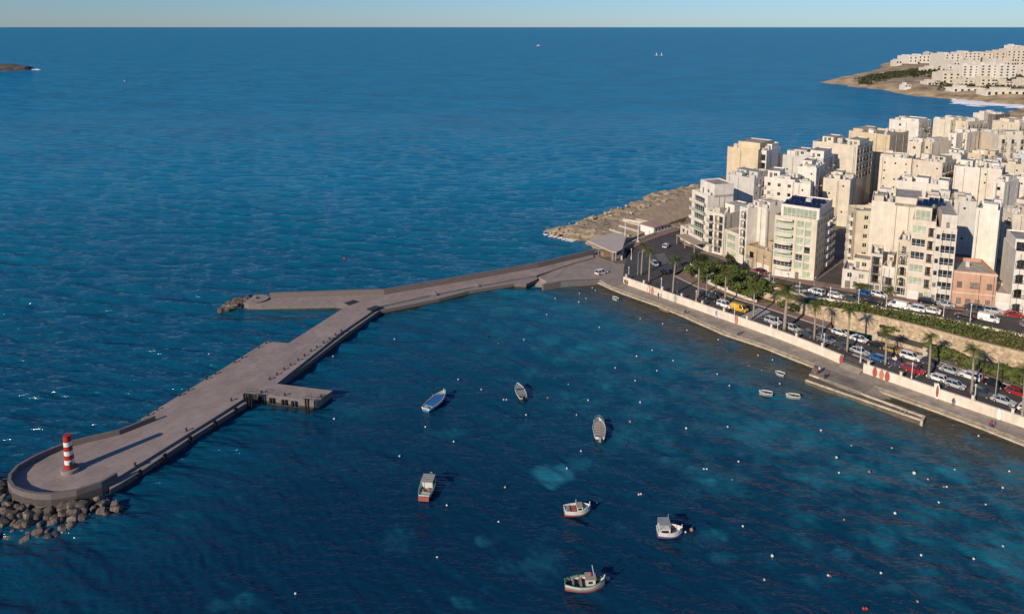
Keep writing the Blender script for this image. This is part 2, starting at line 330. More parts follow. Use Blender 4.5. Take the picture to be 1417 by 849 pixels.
# ================================================================== SEA
BWL = [G(-160, 900), G(20, 690), G(150, 684), G(340, 560), G(385, 528), G(525, 424), G(740, 385), G(830, 385)]   # bay side of the breakwater
def sea():
    dvs = np.concatenate([np.arange(1500, 26, -1.55), np.geomspace(26, 0.9, 40)])
    r = 75.0 * 1000 / dvs * 1.0
    s = np.linspace(-1.0, 1.0, 1050)
    Rr, S = np.meshgrid(r, s, indexing='ij'); X = Rr * S; Y = Rr.copy()
    # push the last rows out to the horizon
    px, py = X.ravel(), Y.ravel()
    d = pdist(px, py, BWL)
    bpoly = list(BWL) + [(320, 240), (320, 20), (-75, 20)]
    sd_ = sdist(px, py, bpoly)
    bay = np.clip((sd_ + 6) / 40, 0, 1); bay[(py > 262)] = 0; bay = bay * bay * (3 - 2 * bay)
    rg = np.random.RandomState(5)
    z = np.zeros(px.shape); dr = (Rr ** 2 * 1.55 / 75000).ravel()
    lams = np.geomspace(1.2, 11.5, 64)
    for k_set, (mean, spread) in enumerate(((-100, 15), (-121, 16))):
        for lam in lams:
            th = math.radians(mean) + rg.normal() * math.radians(spread); k = 2 * PI / lam; ph = rg.uniform(0, 2 * PI)
            wgt = np.clip((lam / dr - 1.4) / 1.3, 0, 1) * ((1 - bay) if k_set == 0 else bay)
            a = (0.060 if k_set == 0 else 0.050) * lam / (2 * PI) * (1.0 if k_set == 0 else (0.90 if lam < 4 else 0.55))
            m = wgt > 0.001
            p_ = k * (px[m] * math.cos(th) + py[m] * math.sin(th)) + ph
            g = 0.65 + 0.35 * np.sin(0.11 * k * (px[m] * math.cos(th + 1.2) + py[m] * math.sin(th + 1.2)) + ph * 2)   # slow groups: crests come and go
            sn = np.sin(p_); z[m] += a * wgt[m] * g * (sn + .35 * (1 - 2 * np.abs(np.cos(p_ * .5))) * (1 if lam > 3 else 0))
    z += 0.10 * np.abs(z) * np.sign(z)
    # the fine grid reaches about 2.9 km; the remaining rows run flat to the horizon
    z[py > 2500] = 0
    n0, n1 = X.shape
    me = bpy.data.meshes.new('sea')
    me.vertices.add(n0 * n1); co = np.empty((n0 * n1, 3), np.float32); co[:, 0] = px; co[:, 1] = py; co[:, 2] = z
    me.vertices.foreach_set('co', co.ravel())
    ii, jj = np.meshgrid(np.arange(n0 - 1), np.arange(n1 - 1), indexing='ij'); q = (ii * n1 + jj).ravel()
    quads = np.stack([q, q + 1, q + n1 + 1, q + n1], 1).astype(np.int32)
    me.loops.add(quads.size); me.loops.foreach_set('vertex_index', quads.ravel())
    me.polygons.add(len(quads)); me.polygons.foreach_set('loop_start', np.arange(0, quads.size, 4, dtype=np.int32))
    me.polygons.foreach_set('use_smooth', np.ones(len(quads), bool))
    # depth of the sea bed as an attribute: sand patches, shelf along the quay and the rocks
    dq = pdist(px, py, [p[:2] for p in QE1] + [p[:2] for p in QE2])
    sho = 0.58 * np.clip((100 - dq) / 82, 0, 1) ** 1.3
    hl = [G(752, 322), G(800, 335), G(850, 322)]; dh = pdist(px, py, [G(748, 322), G(806, 306), G(860, 290), G(905, 269), G(955, 258)])
    dh = np.minimum(dh, pdist(px, py, [G(750, 324), G(790, 333), G(818, 340)]))
    sho = np.maximum(sho, 0.42 * np.clip((26 - dh) / 24, 0, 1))
    near_tone = np.clip((330 - py) / 225, 0, 1); near_tone = np.clip(near_tone * (0.72 + 0.28 * bay), 0, 1) ** 0.8  # near water darkened: weaker sky reflection at steep view painted into the colour
    for (u, v, ru, rv, sgt) in [(763, 656, 26, 15, .9), (675, 744, 18, 11, .55), (1415, 775, 45, 28, .6), (990, 655, 40, 14, .35), (880, 600, 55, 18, .25),
                               (1170, 660, 60, 18, .35), (1060, 600, 60, 20, .3), (985, 745, 22, 14, .5), (1135, 800, 24, 10, .35), (1220, 745, 16, 10, .4),
                               (1230, 815, 20, 8, .4), (1165, 765, 15, 8, .4), (1000, 770, 20, 10, .45), (800, 640, 20, 8, .25), (860, 730, 16, 10, .35), (940, 640, 25, 10, .3),
                               (610, 600, 30, 10, .25), (560, 545, 40, 14, .2), (820, 480, 40, 12, .25), (330, 835, 40, 14, .35), (470, 640, 70, 25, .22), (390, 740, 40, 12, .2)]:
        x0, y0 = G(u, v); sx = ru * 75 / (v - 37); sy = rv * 75000 / (v - 37) ** 2
        wob = 0.5 * np.sin(px * 0.9 + py * 0.6 + u) + 0.5 * np.sin(px * 0.43 - py * 0.7 + v) + .4 * np.sin(px * 1.7 + py * .4)
        e = ((px - x0) / sx) ** 2 + ((py - y0) / sy) ** 2 + wob * 0.5
        sho += (sgt if sgt > .8 else sgt * .75) * np.clip(1.5 - e, 0, 1)
    x0, y0 = G(75, 720); dd = np.hypot(px - x0, (py - y0) * 1.3); sho += 0.30 * np.clip((17 - dd) / 12, 0, 1)
    brn = np.clip((19 - dq) / 15, 0, 1) * 0.95
    sw = pdist(px, py, [G(1128, 515), G(1240, 560)]); brn = np.maximum(brn, np.clip((12 - sw) / 8, 0, 1) * 0.7)
    for nm, arr in (('shoal', np.clip(sho, 0, 1)), ('bay', bay), ('deep', near_tone), ('far', np.clip((py - 240) / 420, 0, 1)), ('weed', brn)):
        at = me.attributes.new(nm, 'FLOAT', 'POINT'); at.data.foreach_set('value', arr.astype(np.float32))
    me.update(); me.validate()
    m = bpy.data.materials.new('sea_water'); m.use_nodes = True; t = m.node_tree; b = t.nodes['Principled BSDF']; N = t.nodes.new; Lk = t.links.new
    b.inputs['Roughness'].default_value = 0.10; b.inputs['IOR'].default_value = 1.33
    geo = N('ShaderNodeNewGeometry')
    def A(nm): a = N('ShaderNodeAttribute'); a.attribute_name = nm; return a.outputs['Fac']
    def noise(scale, st, det, rough=0.55, rot=0):
        mp = N('ShaderNodeMapping'); mp.inputs['Scale'].default_value = st; mp.inputs['Rotation'].default_value = (0, 0, rot); Lk(geo.outputs['Position'], mp.inputs[0])
        n = N('ShaderNodeTexNoise'); n.inputs['Scale'].default_value = scale; n.inputs['Detail'].default_value = det; n.inputs['Roughness'].default_value = rough
        Lk(mp.outputs[0], n.inputs[0]); return n.outputs[0]
    def mixc(f, a, c):
        x = N('ShaderNodeMix'); x.data_type = 'RGBA'
        if hasattr(f, 'links'): Lk(f, x.inputs[0])
        else: x.inputs[0].default_value = f
        for i, q_ in ((6, a), (7, c)):
            if hasattr(q_, 'links'): Lk(q_, x.inputs[i])
            else: x.inputs[i].default_value = (*q_, 1)
        return x.outputs[2]
    def mth(op, a, c, cl=False):
        x = N('ShaderNodeMath'); x.operation = op; x.use_clamp = cl
        for i, q_ in ((0, a), (1, c)):
            if hasattr(q_, 'links'): Lk(q_, x.inputs[i])
            else: x.inputs[i].default_value = q_
        return x.outputs[0]
    def ramp(f, p0, p1):
        x = N('ShaderNodeMapRange'); x.interpolation_type = 'SMOOTHSTEP'; x.inputs[1].default_value = p0; x.inputs[2].default_value = p1; Lk(f, x.inputs[0]); return x.outputs[0]
    DEEP_OPEN = (0.002, 0.158, 0.268); DEEP_FAR = (0.004, 0.205, 0.385); NEAR_NAVY = (0.0018, 0.027, 0.063); TURQ = (0.014, 0.145, 0.205); WEED = (0.070, 0.058, 0.032)
    bayf = A('bay')
    near_tone_f = A('deep'); farf = A('far')  # deep holds the painted viewing-angle tone, not water depth
    rough = mth('ADD', 0.10, mth('MULTIPLY', bayf, 0.08))
    deep = mixc(near_tone_f, mixc(farf, DEEP_OPEN, DEEP_FAR), NEAR_NAVY)
    blot = ramp(noise(0.012, (1, 1, 1), 3), 0.35, 0.7)
    deep = mixc(mth('MULTIPLY', blot, 0.35), deep, mixc(near_tone_f, (0.002, 0.112, 0.210), (0.003, 0.040, 0.085)))
    p1 = ramp(noise(0.085, (1, 1, 1), 4, 0.6), 0.53, 0.70); p2 = ramp(noise(0.02, (1, 1, 1), 2), 0.42, 0.62)
    pt = mth('MULTIPLY', mth('MULTIPLY', p1, p2), mth('MULTIPLY', bayf, 0.5))
    shb = mth('MULTIPLY', A('shoal'), 3.0, True); shn = ramp(mth('ADD', A('shoal'), mth('MULTIPLY', shb, mth('MULTIPLY', mth('SUBTRACT', noise(0.17, (1, 1, 1), 5, 0.65), .5), 1.9))), 0.12, 1.05)
    fac = mth('ADD', mth('ADD', mth('MULTIPLY', shn, .85), mth('MULTIPLY', A('shoal'), 0.16)), pt, True)
    c = mixc(fac, deep, TURQ)
    c = mixc(mth('MULTIPLY', A('weed'), ramp(noise(0.12, (1, 1, 1), 4), 0.22, 0.55), True), c, WEED)
    Lk(c, b.inputs['Base Color'])
    # wind ripples, crests lying across the view with a slight slant
    h1 = noise(0.42, (0.36, 1.7, 1), 3, 0.6, math.radians(-10)); h2 = noise(1.5, (0.6, 1.4, 1), 3, 0.6, math.radians(14)); h3 = noise(0.085, (0.42, 1.5, 1), 4, 0.5, math.radians(-8))
    hh = mth('ADD', mth('ADD', mth('MULTIPLY', h1, 0.85), mth('MULTIPLY', h2, 0.16)), mth('ADD', mth('MULTIPLY', h3, mth('ADD', 1.5, mth('MULTIPLY', farf, 4.0))), mth('MULTIPLY', mth('MULTIPLY', noise(0.03, (.5, 1.3, 1), 4), 9.0), farf)))
    calm = mth('SUBTRACT', 1.0, mth('MULTIPLY', bayf, 0.45))
    bp = N('ShaderNodeBump'); bp.inputs['Strength'].default_value = 1.0; bp.inputs['Distance'].default_value = 1.0
    Lk(mth('MULTIPLY', hh, calm), bp.inputs['Height']); Lk(bp.outputs[0], b.inputs['Normal'])
    # water: blue upwelling body under a Fresnel skin; wind-roughened sea never mirrors more than a part of the sky
    b.inputs['Specular IOR Level'].default_value = 0.0; b.inputs['Roughness'].default_value = 1.0
    gl = N('ShaderNodeBsdfGlossy'); Lk(rough, gl.inputs['Roughness']); Lk(bp.outputs[0], gl.inputs['Normal']); gl.inputs['Color'].default_value = (1, 1, 1, 1)
    fr = N('ShaderNodeFresnel'); fr.inputs['IOR'].default_value = 1.33; Lk(bp.outputs[0], fr.inputs['Normal'])
    cap = mth('SUBTRACT', mth('SUBTRACT', 0.60, mth('MULTIPLY', bayf, 0.40)), mth('MULTIPLY', farf, 0.42))
    ms = N('ShaderNodeMixShader'); Lk(mth('MINIMUM', fr.outputs[0], cap), ms.inputs[0]); Lk(b.outputs[0], ms.inputs[1]); Lk(gl.outputs[0], ms.inputs[2])
    Lk(ms.outputs[0], t.nodes['Material Output'].inputs['Surface'])
    me.materials.append(m)
    o = link('sea', me); o['kind'] = 'structure'; return o
sea()

# ================================================================== LAND
def landmass(name, poly, res, zmax, rise, m, namp, nscale, seed=0, steps=0, uneven=0.0):
    xs = [p[0] for p in poly]; ys = [p[1] for p in poly]
    gx = np.arange(min(xs) - res * 3, max(xs) + res * 3, res); gy = np.arange(min(ys) - res * 3, max(ys) + res * 3, res)
    Xg, Yg = np.meshgrid(gx, gy, indexing='ij'); px, py = Xg.ravel(), Yg.ravel()
    d = sdist(px, py, poly)
    nz = np.array([mn.fractal(Vector((x * nscale, y * nscale, seed)), 0.9, 2.0, 5) for x, y in zip(px, py)])
    n2 = np.array([mn.noise(Vector((x * nscale * .4, y * nscale * .4, seed + 7))) for x, y in zip(px, py)])
    d = d + nz * rise * 0.35 * (1 + uneven)
    z = np.clip(d / rise, -1, 1); z = np.where(z > 0, z ** 0.7 * zmax * (1 + uneven * n2), z * 3.5) + nz * namp * np.clip(z * 2 + .3, 0, 1)
    if steps: z = np.where(z > 0, np.round(z / steps) * steps * 0.7 + z * 0.3, z)
    Zg = z.reshape(Xg.shape)
    def zf(x, y): return float(Zg[min(max(int(round((x - gx[0]) / res)), 0), len(gx) - 1), min(max(int(round((y - gy[0]) / res)), 0), len(gy) - 1)])
    nx, ny = Xg.shape; mb = MB(); keep = d > -rise * 1.3
    mb.v = [tuple(p) for p in np.stack([px, py, z], 1)]
    for i in range(nx - 1):
        for j in range(ny - 1):
            q = (i * ny + j, (i + 1) * ny + j, (i + 1) * ny + j + 1, i * ny + j + 1)
            if keep[q[0]] or keep[q[2]]: mb.f.append(q); mb.m.append(0)
    o = struct(name, mb, m, smooth=False); return zf

HEAD = [G(751, 321), G(775, 314), G(810, 304), G(832, 299), G(858, 288), G(884, 278), G(908, 267), G(935, 262), G(962, 255), G(985, 275), G(950, 318), G(900, 330), G(862, 345), G(826, 346), G(812, 335), G(792, 331), G(768, 327)]
landmass('rocky_headland', HEAD, 0.9, 1.55, 8.0, M_rock, 0.55, 0.16, 3, 0.4, 0.3)
# level terraces behind the rocks (salt pans and paving)
mb = MB(); mb.prism([G(836, 325, 2.25), G(848, 314, 2.25), G(878, 299, 2.25), G(905, 287, 2.25), G(938, 274, 2.25), G(962, 266, 2.25), G(962, 296, 2.25), G(915, 312, 2.2), G(890, 322, 2.2), G(868, 333, 2.2)], -1, 2.27)
struct('foreshore_terrace', mb, mat('salt_pan_rock', (0.50, 0.365, 0.235), 0.95, 0.2, 0.5, 0.5, col2=(0.30, 0.215, 0.135), stretch=(1.6, .3, 1)))
for k, (a, b_) in enumerate([((843, 317), (870, 326)), ((856, 312), (884, 320)), ((868, 307), (893, 313)), ((880, 303), (905, 308))]):
    mb = MB(); A_ = G3(*a, 2.7); B_ = G3(*b_, 2.7); mb.wallstrip([A_, B_], 0.5, [2.0] * 2, [3.0] * 2)
    o = mb.build('low_wall', M_kerb); tag(o, 'low pale salt pan wall on the rocky terrace, ' + ORD[k] + ' of four from the canopy', 'low wall', 'low walls on the rock terrace')
mb = MB(); mb.wallstrip([G3(862, 306, 2.3), G3(893, 311, 2.3)], 0.35, [2.2] * 2, [3.3] * 2)
tag(mb.build('boundary_wall', M_prom), 'long pale wall behind the salt pans leading to the pink roofed kiosk', 'wall')

# quay (lower promenade)
slip = [G3(1128, 504.5, 1), G3(1120, 517, 1), G3(1160, 534, .9), G3(1189, 547, .55), G3(1245, 556, -.6), G3(1262, 556, -.5), G3(1210, 534.5, 1)]
mb = MB()
q = [p[:2] for p in QE1] + [p[:2] for p in QE2] + [p[:2] for p in reversed(offset(WB, .2))]
mb.prism(q, -4, Z_Q)
struct('quay', mb, M_conc)
mb = MB(); mb.prism([p[:2] for p in slip[:4]] + [slip[6][:2]], -4, Z_Q - 0.004)
mb.add([slip[3], slip[4], slip[5], slip[6], (slip[3][0], slip[3][1], .996), ], [(0, 1, 2, 3)])
struct('slipway', mb, mat('slipway_concrete', (0.34, 0.29, 0.235), .9, .2, .3, .1, col2=(0.13, .105, .085)))
mb = MB()
for ln in (QE1, QE2):
    n = len(ln); mb.wallstrip([(p[0], p[1]) for p in ln], 0.55, [-4] * n, [Z_Q + .05] * n)
    mb.wallstrip(offset([(p[0], p[1]) for p in ln], -0.5), 0.497, [-4] * n, [Z_Q - .35] * n)
    mb.wallstrip(offset([(p[0], p[1]) for p in ln], -0.53), 0.03, [-4] * n, [.32] * n, 1)
struct('quay_kerb', mb, [M_edge, M_weed])
# narrow concrete jetty beside the slipway
jr = thing('jetty', 'narrow concrete jetty with two raised pale edges beside the slipway', 'jetty')
J0, J1, J2, J3 = G3(1114, 526.5, .75), G3(1277, 583, .75), G3(1281, 577, .75), G3(1121, 518, .75)
mb = MB(); mb.prism([J0[:2], J1[:2], J2[:2], J3[:2]], -4, .7); mb.build('jetty_deck', mat('wet_concrete', (0.17, .14, .10), .8, .2, .5, .2), jr)
mb = MB(); mb.wallstrip([J0[:2], J1[:2]], .45, [-3] * 2, [1.0] * 2); mb.build('jetty_edge', M_edge, jr)
mb = MB(); mb.wallstrip([J1[:2], J2[:2]], .45, [-3] * 2, [.97] * 2); mb.build('jetty_edge', M_edge, jr)
mb = MB(); mb.wallstrip([J2[:2], J3[:2]], .45, [-3] * 2, [1.05] * 2); mb.build('jetty_edge', M_edge, jr)
for k in range(2):
    a = G3(1246 + k * 6, 571 + k * 1.5, 1.05); mb = MB()
    mb.tube([a, (a[0], a[1], 2.0), (a[0] + .5, a[1] - .4, 2.0), (a[0] + .5, a[1] - .4, .9)], .05, 6); mb.build('ladder_rail', M_steel, jr)

# promenade wall with its posts; the ramp gap between u=1165 and 1194
pw = thing('promenade_wall', 'long cream promenade wall with square posts along the quay', 'wall')
wA = [p for p in WB if p[0] <= G(1166, 504, 1)[0] + .1]; wB = [p for p in WB if p[0] >= G(1193, 515, 1)[0] - .1]
for ln in (wA, wB):
    n = len(ln); mb = MB(); mb.wallstrip([p[:2] for p in ln], .4, [-1] * n, [Z_WT] * n); mb.build('wall_length', M_prom, pw)
    mb = MB(); mb.wallstrip(offset([p[:2] for p in ln], -.05), .5, [Z_WT + .003] * n, [Z_WT + .1] * n); mb.build('coping', M_prom, pw)
    for (p, a) in along(ln, 6.6, 1.0):
        mb = MB(); x, y = offset([p[:2], (p[0] + math.cos(a), p[1] + math.sin(a))], .2)[0]
        mb.obox((x, y, Z_WT + .45), .45, .42, .9, a); mb.obox((x, y, Z_WT + .95), .58, .54, .1, a); mb.build('wall_post', M_prom, pw)
# ramp going up through the gap
a, b_ = wA[-1], wB[0]; mb = MB(); ia, ib = offset([a[:2], b_[:2]], 4.5); oa, ob = offset([a[:2], b_[:2]], -1.8)
mb.add([(*a[:2], 1.5), (*b_[:2], 1.5), (*ib, Z_R + .14), (*ia, Z_R + .14), (*oa, 1.02), (*ob, 1.02)], [(0, 1, 2, 3), (4, 5, 1, 0)])
struct('ramp', mb, M_conc)

# lower road level: sidewalk strip, carriageway, kerbs
n = 40
SW = resample(offset(WB, .401), n); SWi = resample(offset(WB, 2.25), n)
RLr = resample(RL, n)
mb = MB()
road_poly = [p[:2] for p in offset(WB, .3)] + [p[:2] for p in reversed(RL)] + [G(935, 378, Z_R), G(955, 366, 2.25), G(976, 347, 2.25), G(940, 336, 2.2), G(945, 324, 2.2), G(936, 318, 2.2), G(905, 329, 2.2), G(884, 338, 2.2), G(870, 350, 2.2), G(864, 366, 2.2), G(862, 383, 2.2)]
mb.prism(road_poly, -2, Z_R); struct('road', mb, M_asph)
mb = MB(); mb.ribbon([(p[0], p[1], Z_R + .13) for p in SW], [(p[0], p[1], Z_R + .13) for p in SWi]); mb.ribbon([(p[0], p[1], Z_R + .13) for p in SWi], [(p[0], p[1], Z_R - .1) for p in SWi])
struct('seafront_pavement', mb, mat('seafront_pavement', (0.15, .125, .11), .9, .15, .6))
mb = MB()
mb.wallstrip([p[:2] for p in RL], .3, [1.9] * len(RL), [Z_R + .14] * len(RL))
struct('kerb', mb, M_kerb)
# painted marks: parking bay lines on both sides, centre line, crossing
mb = MB()
zc = Z_R + .005
def mark(c, l, wd, a):
    R = Matrix.Rotation(a, 2); mb.add([tuple(Vector(c[:2]) + R @ Vector(q_)) + (zc,) for q_ in ((-l / 2, -wd / 2), (l / 2, -wd / 2), (l / 2, wd / 2), (-l / 2, wd / 2))], [(0, 1, 2, 3)])
for p, a in along(offset(RL[2:], -6.6), 6, 2): mark(p, 2.4, .14, a)
for p, a in along(offset(RL[4:], -1.3), 5.6, 3): mark(p, .13, 2.3, a)
for p, a in along(offset(WB, 4.9)[2:], 5.6, 3): mark(p, .13, 2.3, a)
c0 = G3(1046, 434, Z_R); nd = nearest_dir(RL, c0)
for k in range(-4, 5):
    mark((c0[0] - math.sin(nd[1]) * k * .95, c0[1] + math.cos(nd[1]) * k * .95), 3.4, .5, nd[1])
for k in range(6): mark(G3(913 + k * 1.6, 352 + k * 2.4, Z_R), 3.4, .22, .35)
struct('road_marking', mb, M_paint)

# pavement between the lower road and the planted bank, the bank itself
SIo = offset(RL, .301)
inner = [(947, 373, 2.4), (966, 384, 2.4), (987.5, 396, 2.4), (1023.5, 411, 2.4), (1047, 418, 2.4), (1076, 418, 2.4), (1108, 434, 2.4), (1150, 446, 2.25)]
SI = L3(inner)
A_ = resample([G3(940, 379, 2.33)] + [(p[0], p[1], 2.33) for p in SIo if p[0] < G(1152, 456)[0]], 24); B_ = resample(SI, 24)
B2 = [(p[0], p[1], 2.34) for p in B_]
mb = MB(); mb.ribbon(A_, B2); struct('garden_pavement', mb, M_pave)
mb = MB(); U2 = resample([p for p in UO if p[0] < G(1158, 420, 6)[0]], 24); mb.ribbon(B_, [(p[0], p[1], p[2] - .05) for p in U2]); struct('garden_bank', mb, M_soil)
RWB = extend(L3([(1072, 418, 2.35), (1108, 434, 2.4), (1160, 445, 2.9), (1214, 457, 3.2), (1278, 474, 3.2), (1341, 492, 3.2), (1417, 511, 3.2)]), 60)
rz0 = [p[2] - 1.5 for p in RWB]; rzt = [4.4, 5.0, 6.1, 6.7, 6.8, 6.8, 6.8, 6.8]
mb = MB(); mb.wallstrip([p[:2] for p in RWB], .6, rz0, rzt)
rw = thing('retaining_wall', 'long honey coloured rubble stone retaining wall below the upper street', 'wall'); mb.build('stone_face', M_stone, rw)
mb = MB(); mb.wallstrip(offset([p[:2] for p in RWB], -.06), .72, [z_ + .003 for z_ in rzt], [z_ + .16 for z_ in rzt]); mb.build('wall_coping', mat('wall_coping', (0.55, .42, .26), .9, .15, 1), rw)
for (u, v) in ((1093, 423), (1066, 412)):
    pass
# walkway below the retaining wall, low front wall
m0 = G(1150, 450)[0]
wf = [(p[0], p[1], 2.36) for p in offset(RL, .45) if p[0] > m0]; wf = resample(wf, 20); wb_ = resample([(p[0], p[1], 3.1) for p in RWB if p[0] > m0], 20)
mb = MB(); mb.ribbon([(p[0], p[1], 2.9) for p in wf], wb_); mb.ribbon(wf, [(p[0], p[1], 2.9) for p in wf]); struct('walkway', mb, mat('walkway_asphalt', (0.10, .092, .085), .9, .15, .4))
lw = [p for p in offset(RL, .5) if G(1148, 450)[0] < p[0] < G(1281, 494)[0]]
mb = MB(); mb.wallstrip([p[:2] for p in lw], .35, [2] * len(lw), [3.7] * len(lw))
lwo = thing('low_wall', 'low stone wall between the parked cars and the walkway, ending beside bushes', 'wall'); mb.build('stone_face', M_stone, lwo)
mb = MB(); mb.wallstrip(offset([p[:2] for p in lw], -.05), .45, [3.703] * len(lw), [3.82] * len(lw)); mb.build('wall_coping', MATS['wall_coping'], lwo)
for p in (lw[0], lw[-1]):
    mb = MB(); mb.box(p[0] - .4, p[0] + .4, p[1] - .3, p[1] + .5, 2, 4.3); mb.build('wall_pier', M_prom, lwo)
# planted slope above the retaining wall
a_ = resample([(p[0], p[1], z_ - .15) for p, z_ in zip(offset(RWB, .6), rzt)], 30)
b2 = resample([p for p in UO if p[0] > G(1066, 400, 4)[0]], 30); mb = MB(); mb.ribbon(a_, [(p[0], p[1], p[2] - .05) for p in b2]); struct('planted_slope', mb, M_soil)
# upper street
n = 40; A_ = resample(UO, n); B_ = resample(UB, n)
mb = MB(); mb.ribbon(A_, B_); struct('upper_street', mb, M_asph)
pv = resample(offset(UB, -2.3), n)
mb = MB(); mb.ribbon([(p[0], p[1], q_[2] + .13) for p, q_ in zip(pv, B_)], [(p[0], p[1], p[2] + .13) for p in resample(offset(UB, 1.5), n)]); mb.ribbon([(p[0], p[1], q_[2] - .2) for p, q_ in zip(pv, B_)], [(p[0], p[1], q_[2] + .13) for p, q_ in zip(pv, B_)])
struct('upper_pavement', mb, M_pave)
mb = MB(); s_ = resample(UO, n); mb.wallstrip([p[:2] for p in s_], .3, [p[2] - 1 for p in s_], [p[2] + (.55) for p in s_])
tag(mb.build('parapet_wall', M_prom), 'low cream parapet along the outer edge of the upper street', 'wall')
# ground under the town
back = L3([(958, 268, 2), (1000, 245, 3), (1060, 215, 4), (1140, 205, 4), (1230, 190, 4), (1300, 172, 4), (1420, 164, 4), (1560, 150, 4)])
mb = MB(); A_ = resample([G3(941, 335, 2.15)] + [(p[0], p[1], p[2] - .02) for p in UB], 30); B_ = resample(back, 30); mb.ribbon(A_, B_)
mb.ribbon([(p[0], p[1], -3) for p in B_], B_); struct('town_ground', mb, M_town)
mb = MB(); mb.ribbon(L3([(1126, 391, 5.45), (1166, 362, 6), (1192, 338, 6.5), (1208, 318, 7)]), L3([(1163, 397.5, 6), (1180, 372, 6.2), (1203, 342, 6.6), (1218, 320, 7.1)])); struct('side_street', mb, M_asph)

# plaza where the breakwater meets the shore
mb = MB(); mb.prism([G(745, 384, 1.1), G(790, 365, 1.3), G(818, 350, 1.3), G(840, 343, 1.3), G(868, 340, 1.3), G(866, 360, 1.3), G(863, 391, 1.3), G(846, 396.5, 1.05), G(829, 388, 1.1), G(776, 391, 1.1), G(752, 395.5, 1.1), G(756, 390, 1.1)], -4, 1.3)
struct('plaza', mb, mat('plaza_paving', (0.31, .26, .215), .9, .12, .3))
# ================================================================== BREAKWATER
ZD, ZL = 1.65, 1.15
def weed(poly):
    mb = MB(); mb.prism(poly, -4, .27); mb.build('waterline_band', M_weed, bw)
bw = thing('breakwater', 'long grey concrete breakwater pier with a forked arm and rounded head', 'breakwater', G3(440, 480))
def BP(pts, z): return [G(u, v, z) for (u, v) in pts]
def local(poly): return [(p[0] - bw.location.x, p[1] - bw.location.y) for p in poly]
HEADP = [(214, 580), (190, 590), (165, 600), (122, 610), (94, 617), (66, 628), (47, 636.5), (23.5, 650), (12, 663), (11, 672), (17, 681), (33, 687.5), (50, 690.5), (70.6, 691), (106, 685.5), (141, 674)]
seaward = [(820, 351), (742.5, 369.5), (621, 391), (531, 406.5), (500, 407), (372, 411.5), (337, 414.5), (335, 418), (344, 420.5), (361, 421), (465, 419), (483, 421), (399, 474.5), (369, 472), (195.5, 579), (206, 584)]
bayside = [(162.5, 660), (300, 575), (340.7, 549), (356, 544), (440, 555), (460, 540), (383, 530.5), (473, 459), (525, 423.5), (593, 408.5), (661, 395), (742.5, 380.8), (793, 364), (822, 356)]
deck = BP(seaward + HEADP + bayside, ZD)
mb = MB(); weed(local(deck)); mb.prism(local(deck), .273, ZD, 0, 1); mb.build('deck', [M_bw, mat('shaded_face', (.20, .172, .16), .9, .12, .7, stretch=(1, 1, 3))], bw)  # side faces darker than the deck: their shade is painted into the colour
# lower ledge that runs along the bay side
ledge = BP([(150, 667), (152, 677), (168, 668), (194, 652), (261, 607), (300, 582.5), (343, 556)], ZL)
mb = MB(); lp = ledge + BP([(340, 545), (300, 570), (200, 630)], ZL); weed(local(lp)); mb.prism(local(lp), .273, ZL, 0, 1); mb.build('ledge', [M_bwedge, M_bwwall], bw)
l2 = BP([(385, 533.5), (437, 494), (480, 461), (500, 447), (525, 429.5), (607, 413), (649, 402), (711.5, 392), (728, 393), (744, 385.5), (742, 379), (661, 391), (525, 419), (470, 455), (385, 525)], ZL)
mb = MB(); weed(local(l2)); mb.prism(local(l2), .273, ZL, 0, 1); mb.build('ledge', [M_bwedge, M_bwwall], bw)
# small dark landing hatches and stair notches
for (u, v) in ((517, 427), (486, 419)):
    x, y = local([G(u, v, ZD)])[0]; mb = MB(); mb.obox((x, y, ZD + .12), 3.0, 2.0, .24, math.radians(50)); mb.build('hatch', M_iron, bw)
for (u, v) in ((596, 409.5), (655, 397.5)):
    x, y = local([G(u, v, ZL)])[0]; mb = MB()
    for k in range(4): mb.obox((x + .35 * k, y + .22 * k + .3, ZL + .09 + .09 * k), .4, 2.2, .18 + .18 * k, math.radians(33))
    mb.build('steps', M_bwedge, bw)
# seaward parapet: along the long stretch and the arm, then around the round head
def parapet(pts, h, t, name):
    ln = local(BP(pts, ZD)); n = len(ln); mb = MB()
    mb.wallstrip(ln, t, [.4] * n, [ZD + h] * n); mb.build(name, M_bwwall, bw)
parapet([(821, 351), (742.5, 369.6), (621, 391.3), (531, 406.6), (500, 407.2), (374, 411.6)], 1.55, .7, 'parapet')
parapet([(214, 580.5), (190, 590), (165, 600), (122, 610), (94, 617), (66, 628), (47, 636.5), (23.5, 650), (12, 663), (11, 672), (17, 681), (33, 687.5), (50, 690.5), (70.6, 691), (106, 685.5), (141, 674), (163, 661)], 0.95, .5, 'parapet')
# raised round end of the arm
c = local(BP([(356, 412)], ZD + .5))[0]; mb = MB()
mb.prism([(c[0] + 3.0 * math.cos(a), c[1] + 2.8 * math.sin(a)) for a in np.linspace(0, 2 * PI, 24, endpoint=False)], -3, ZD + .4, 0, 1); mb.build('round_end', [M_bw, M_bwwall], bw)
p = BP([(356, 412)], ZD + .5)[0]; t_ = thing('beacon_pole', 'thin dark beacon pole on the round end of the forked arm', 'pole', (p[0], p[1], ZD + .4))
mb = MB(); mb.tube([(0, 0, 0), (0, 0, 3.6)], .07, 6); mb.build('pole', M_iron, t_)
mb = MB(); mb.tube([(0, 0, 0), (0, 0, .25)], .4, 10); mb.build('base', M_iron, t_)
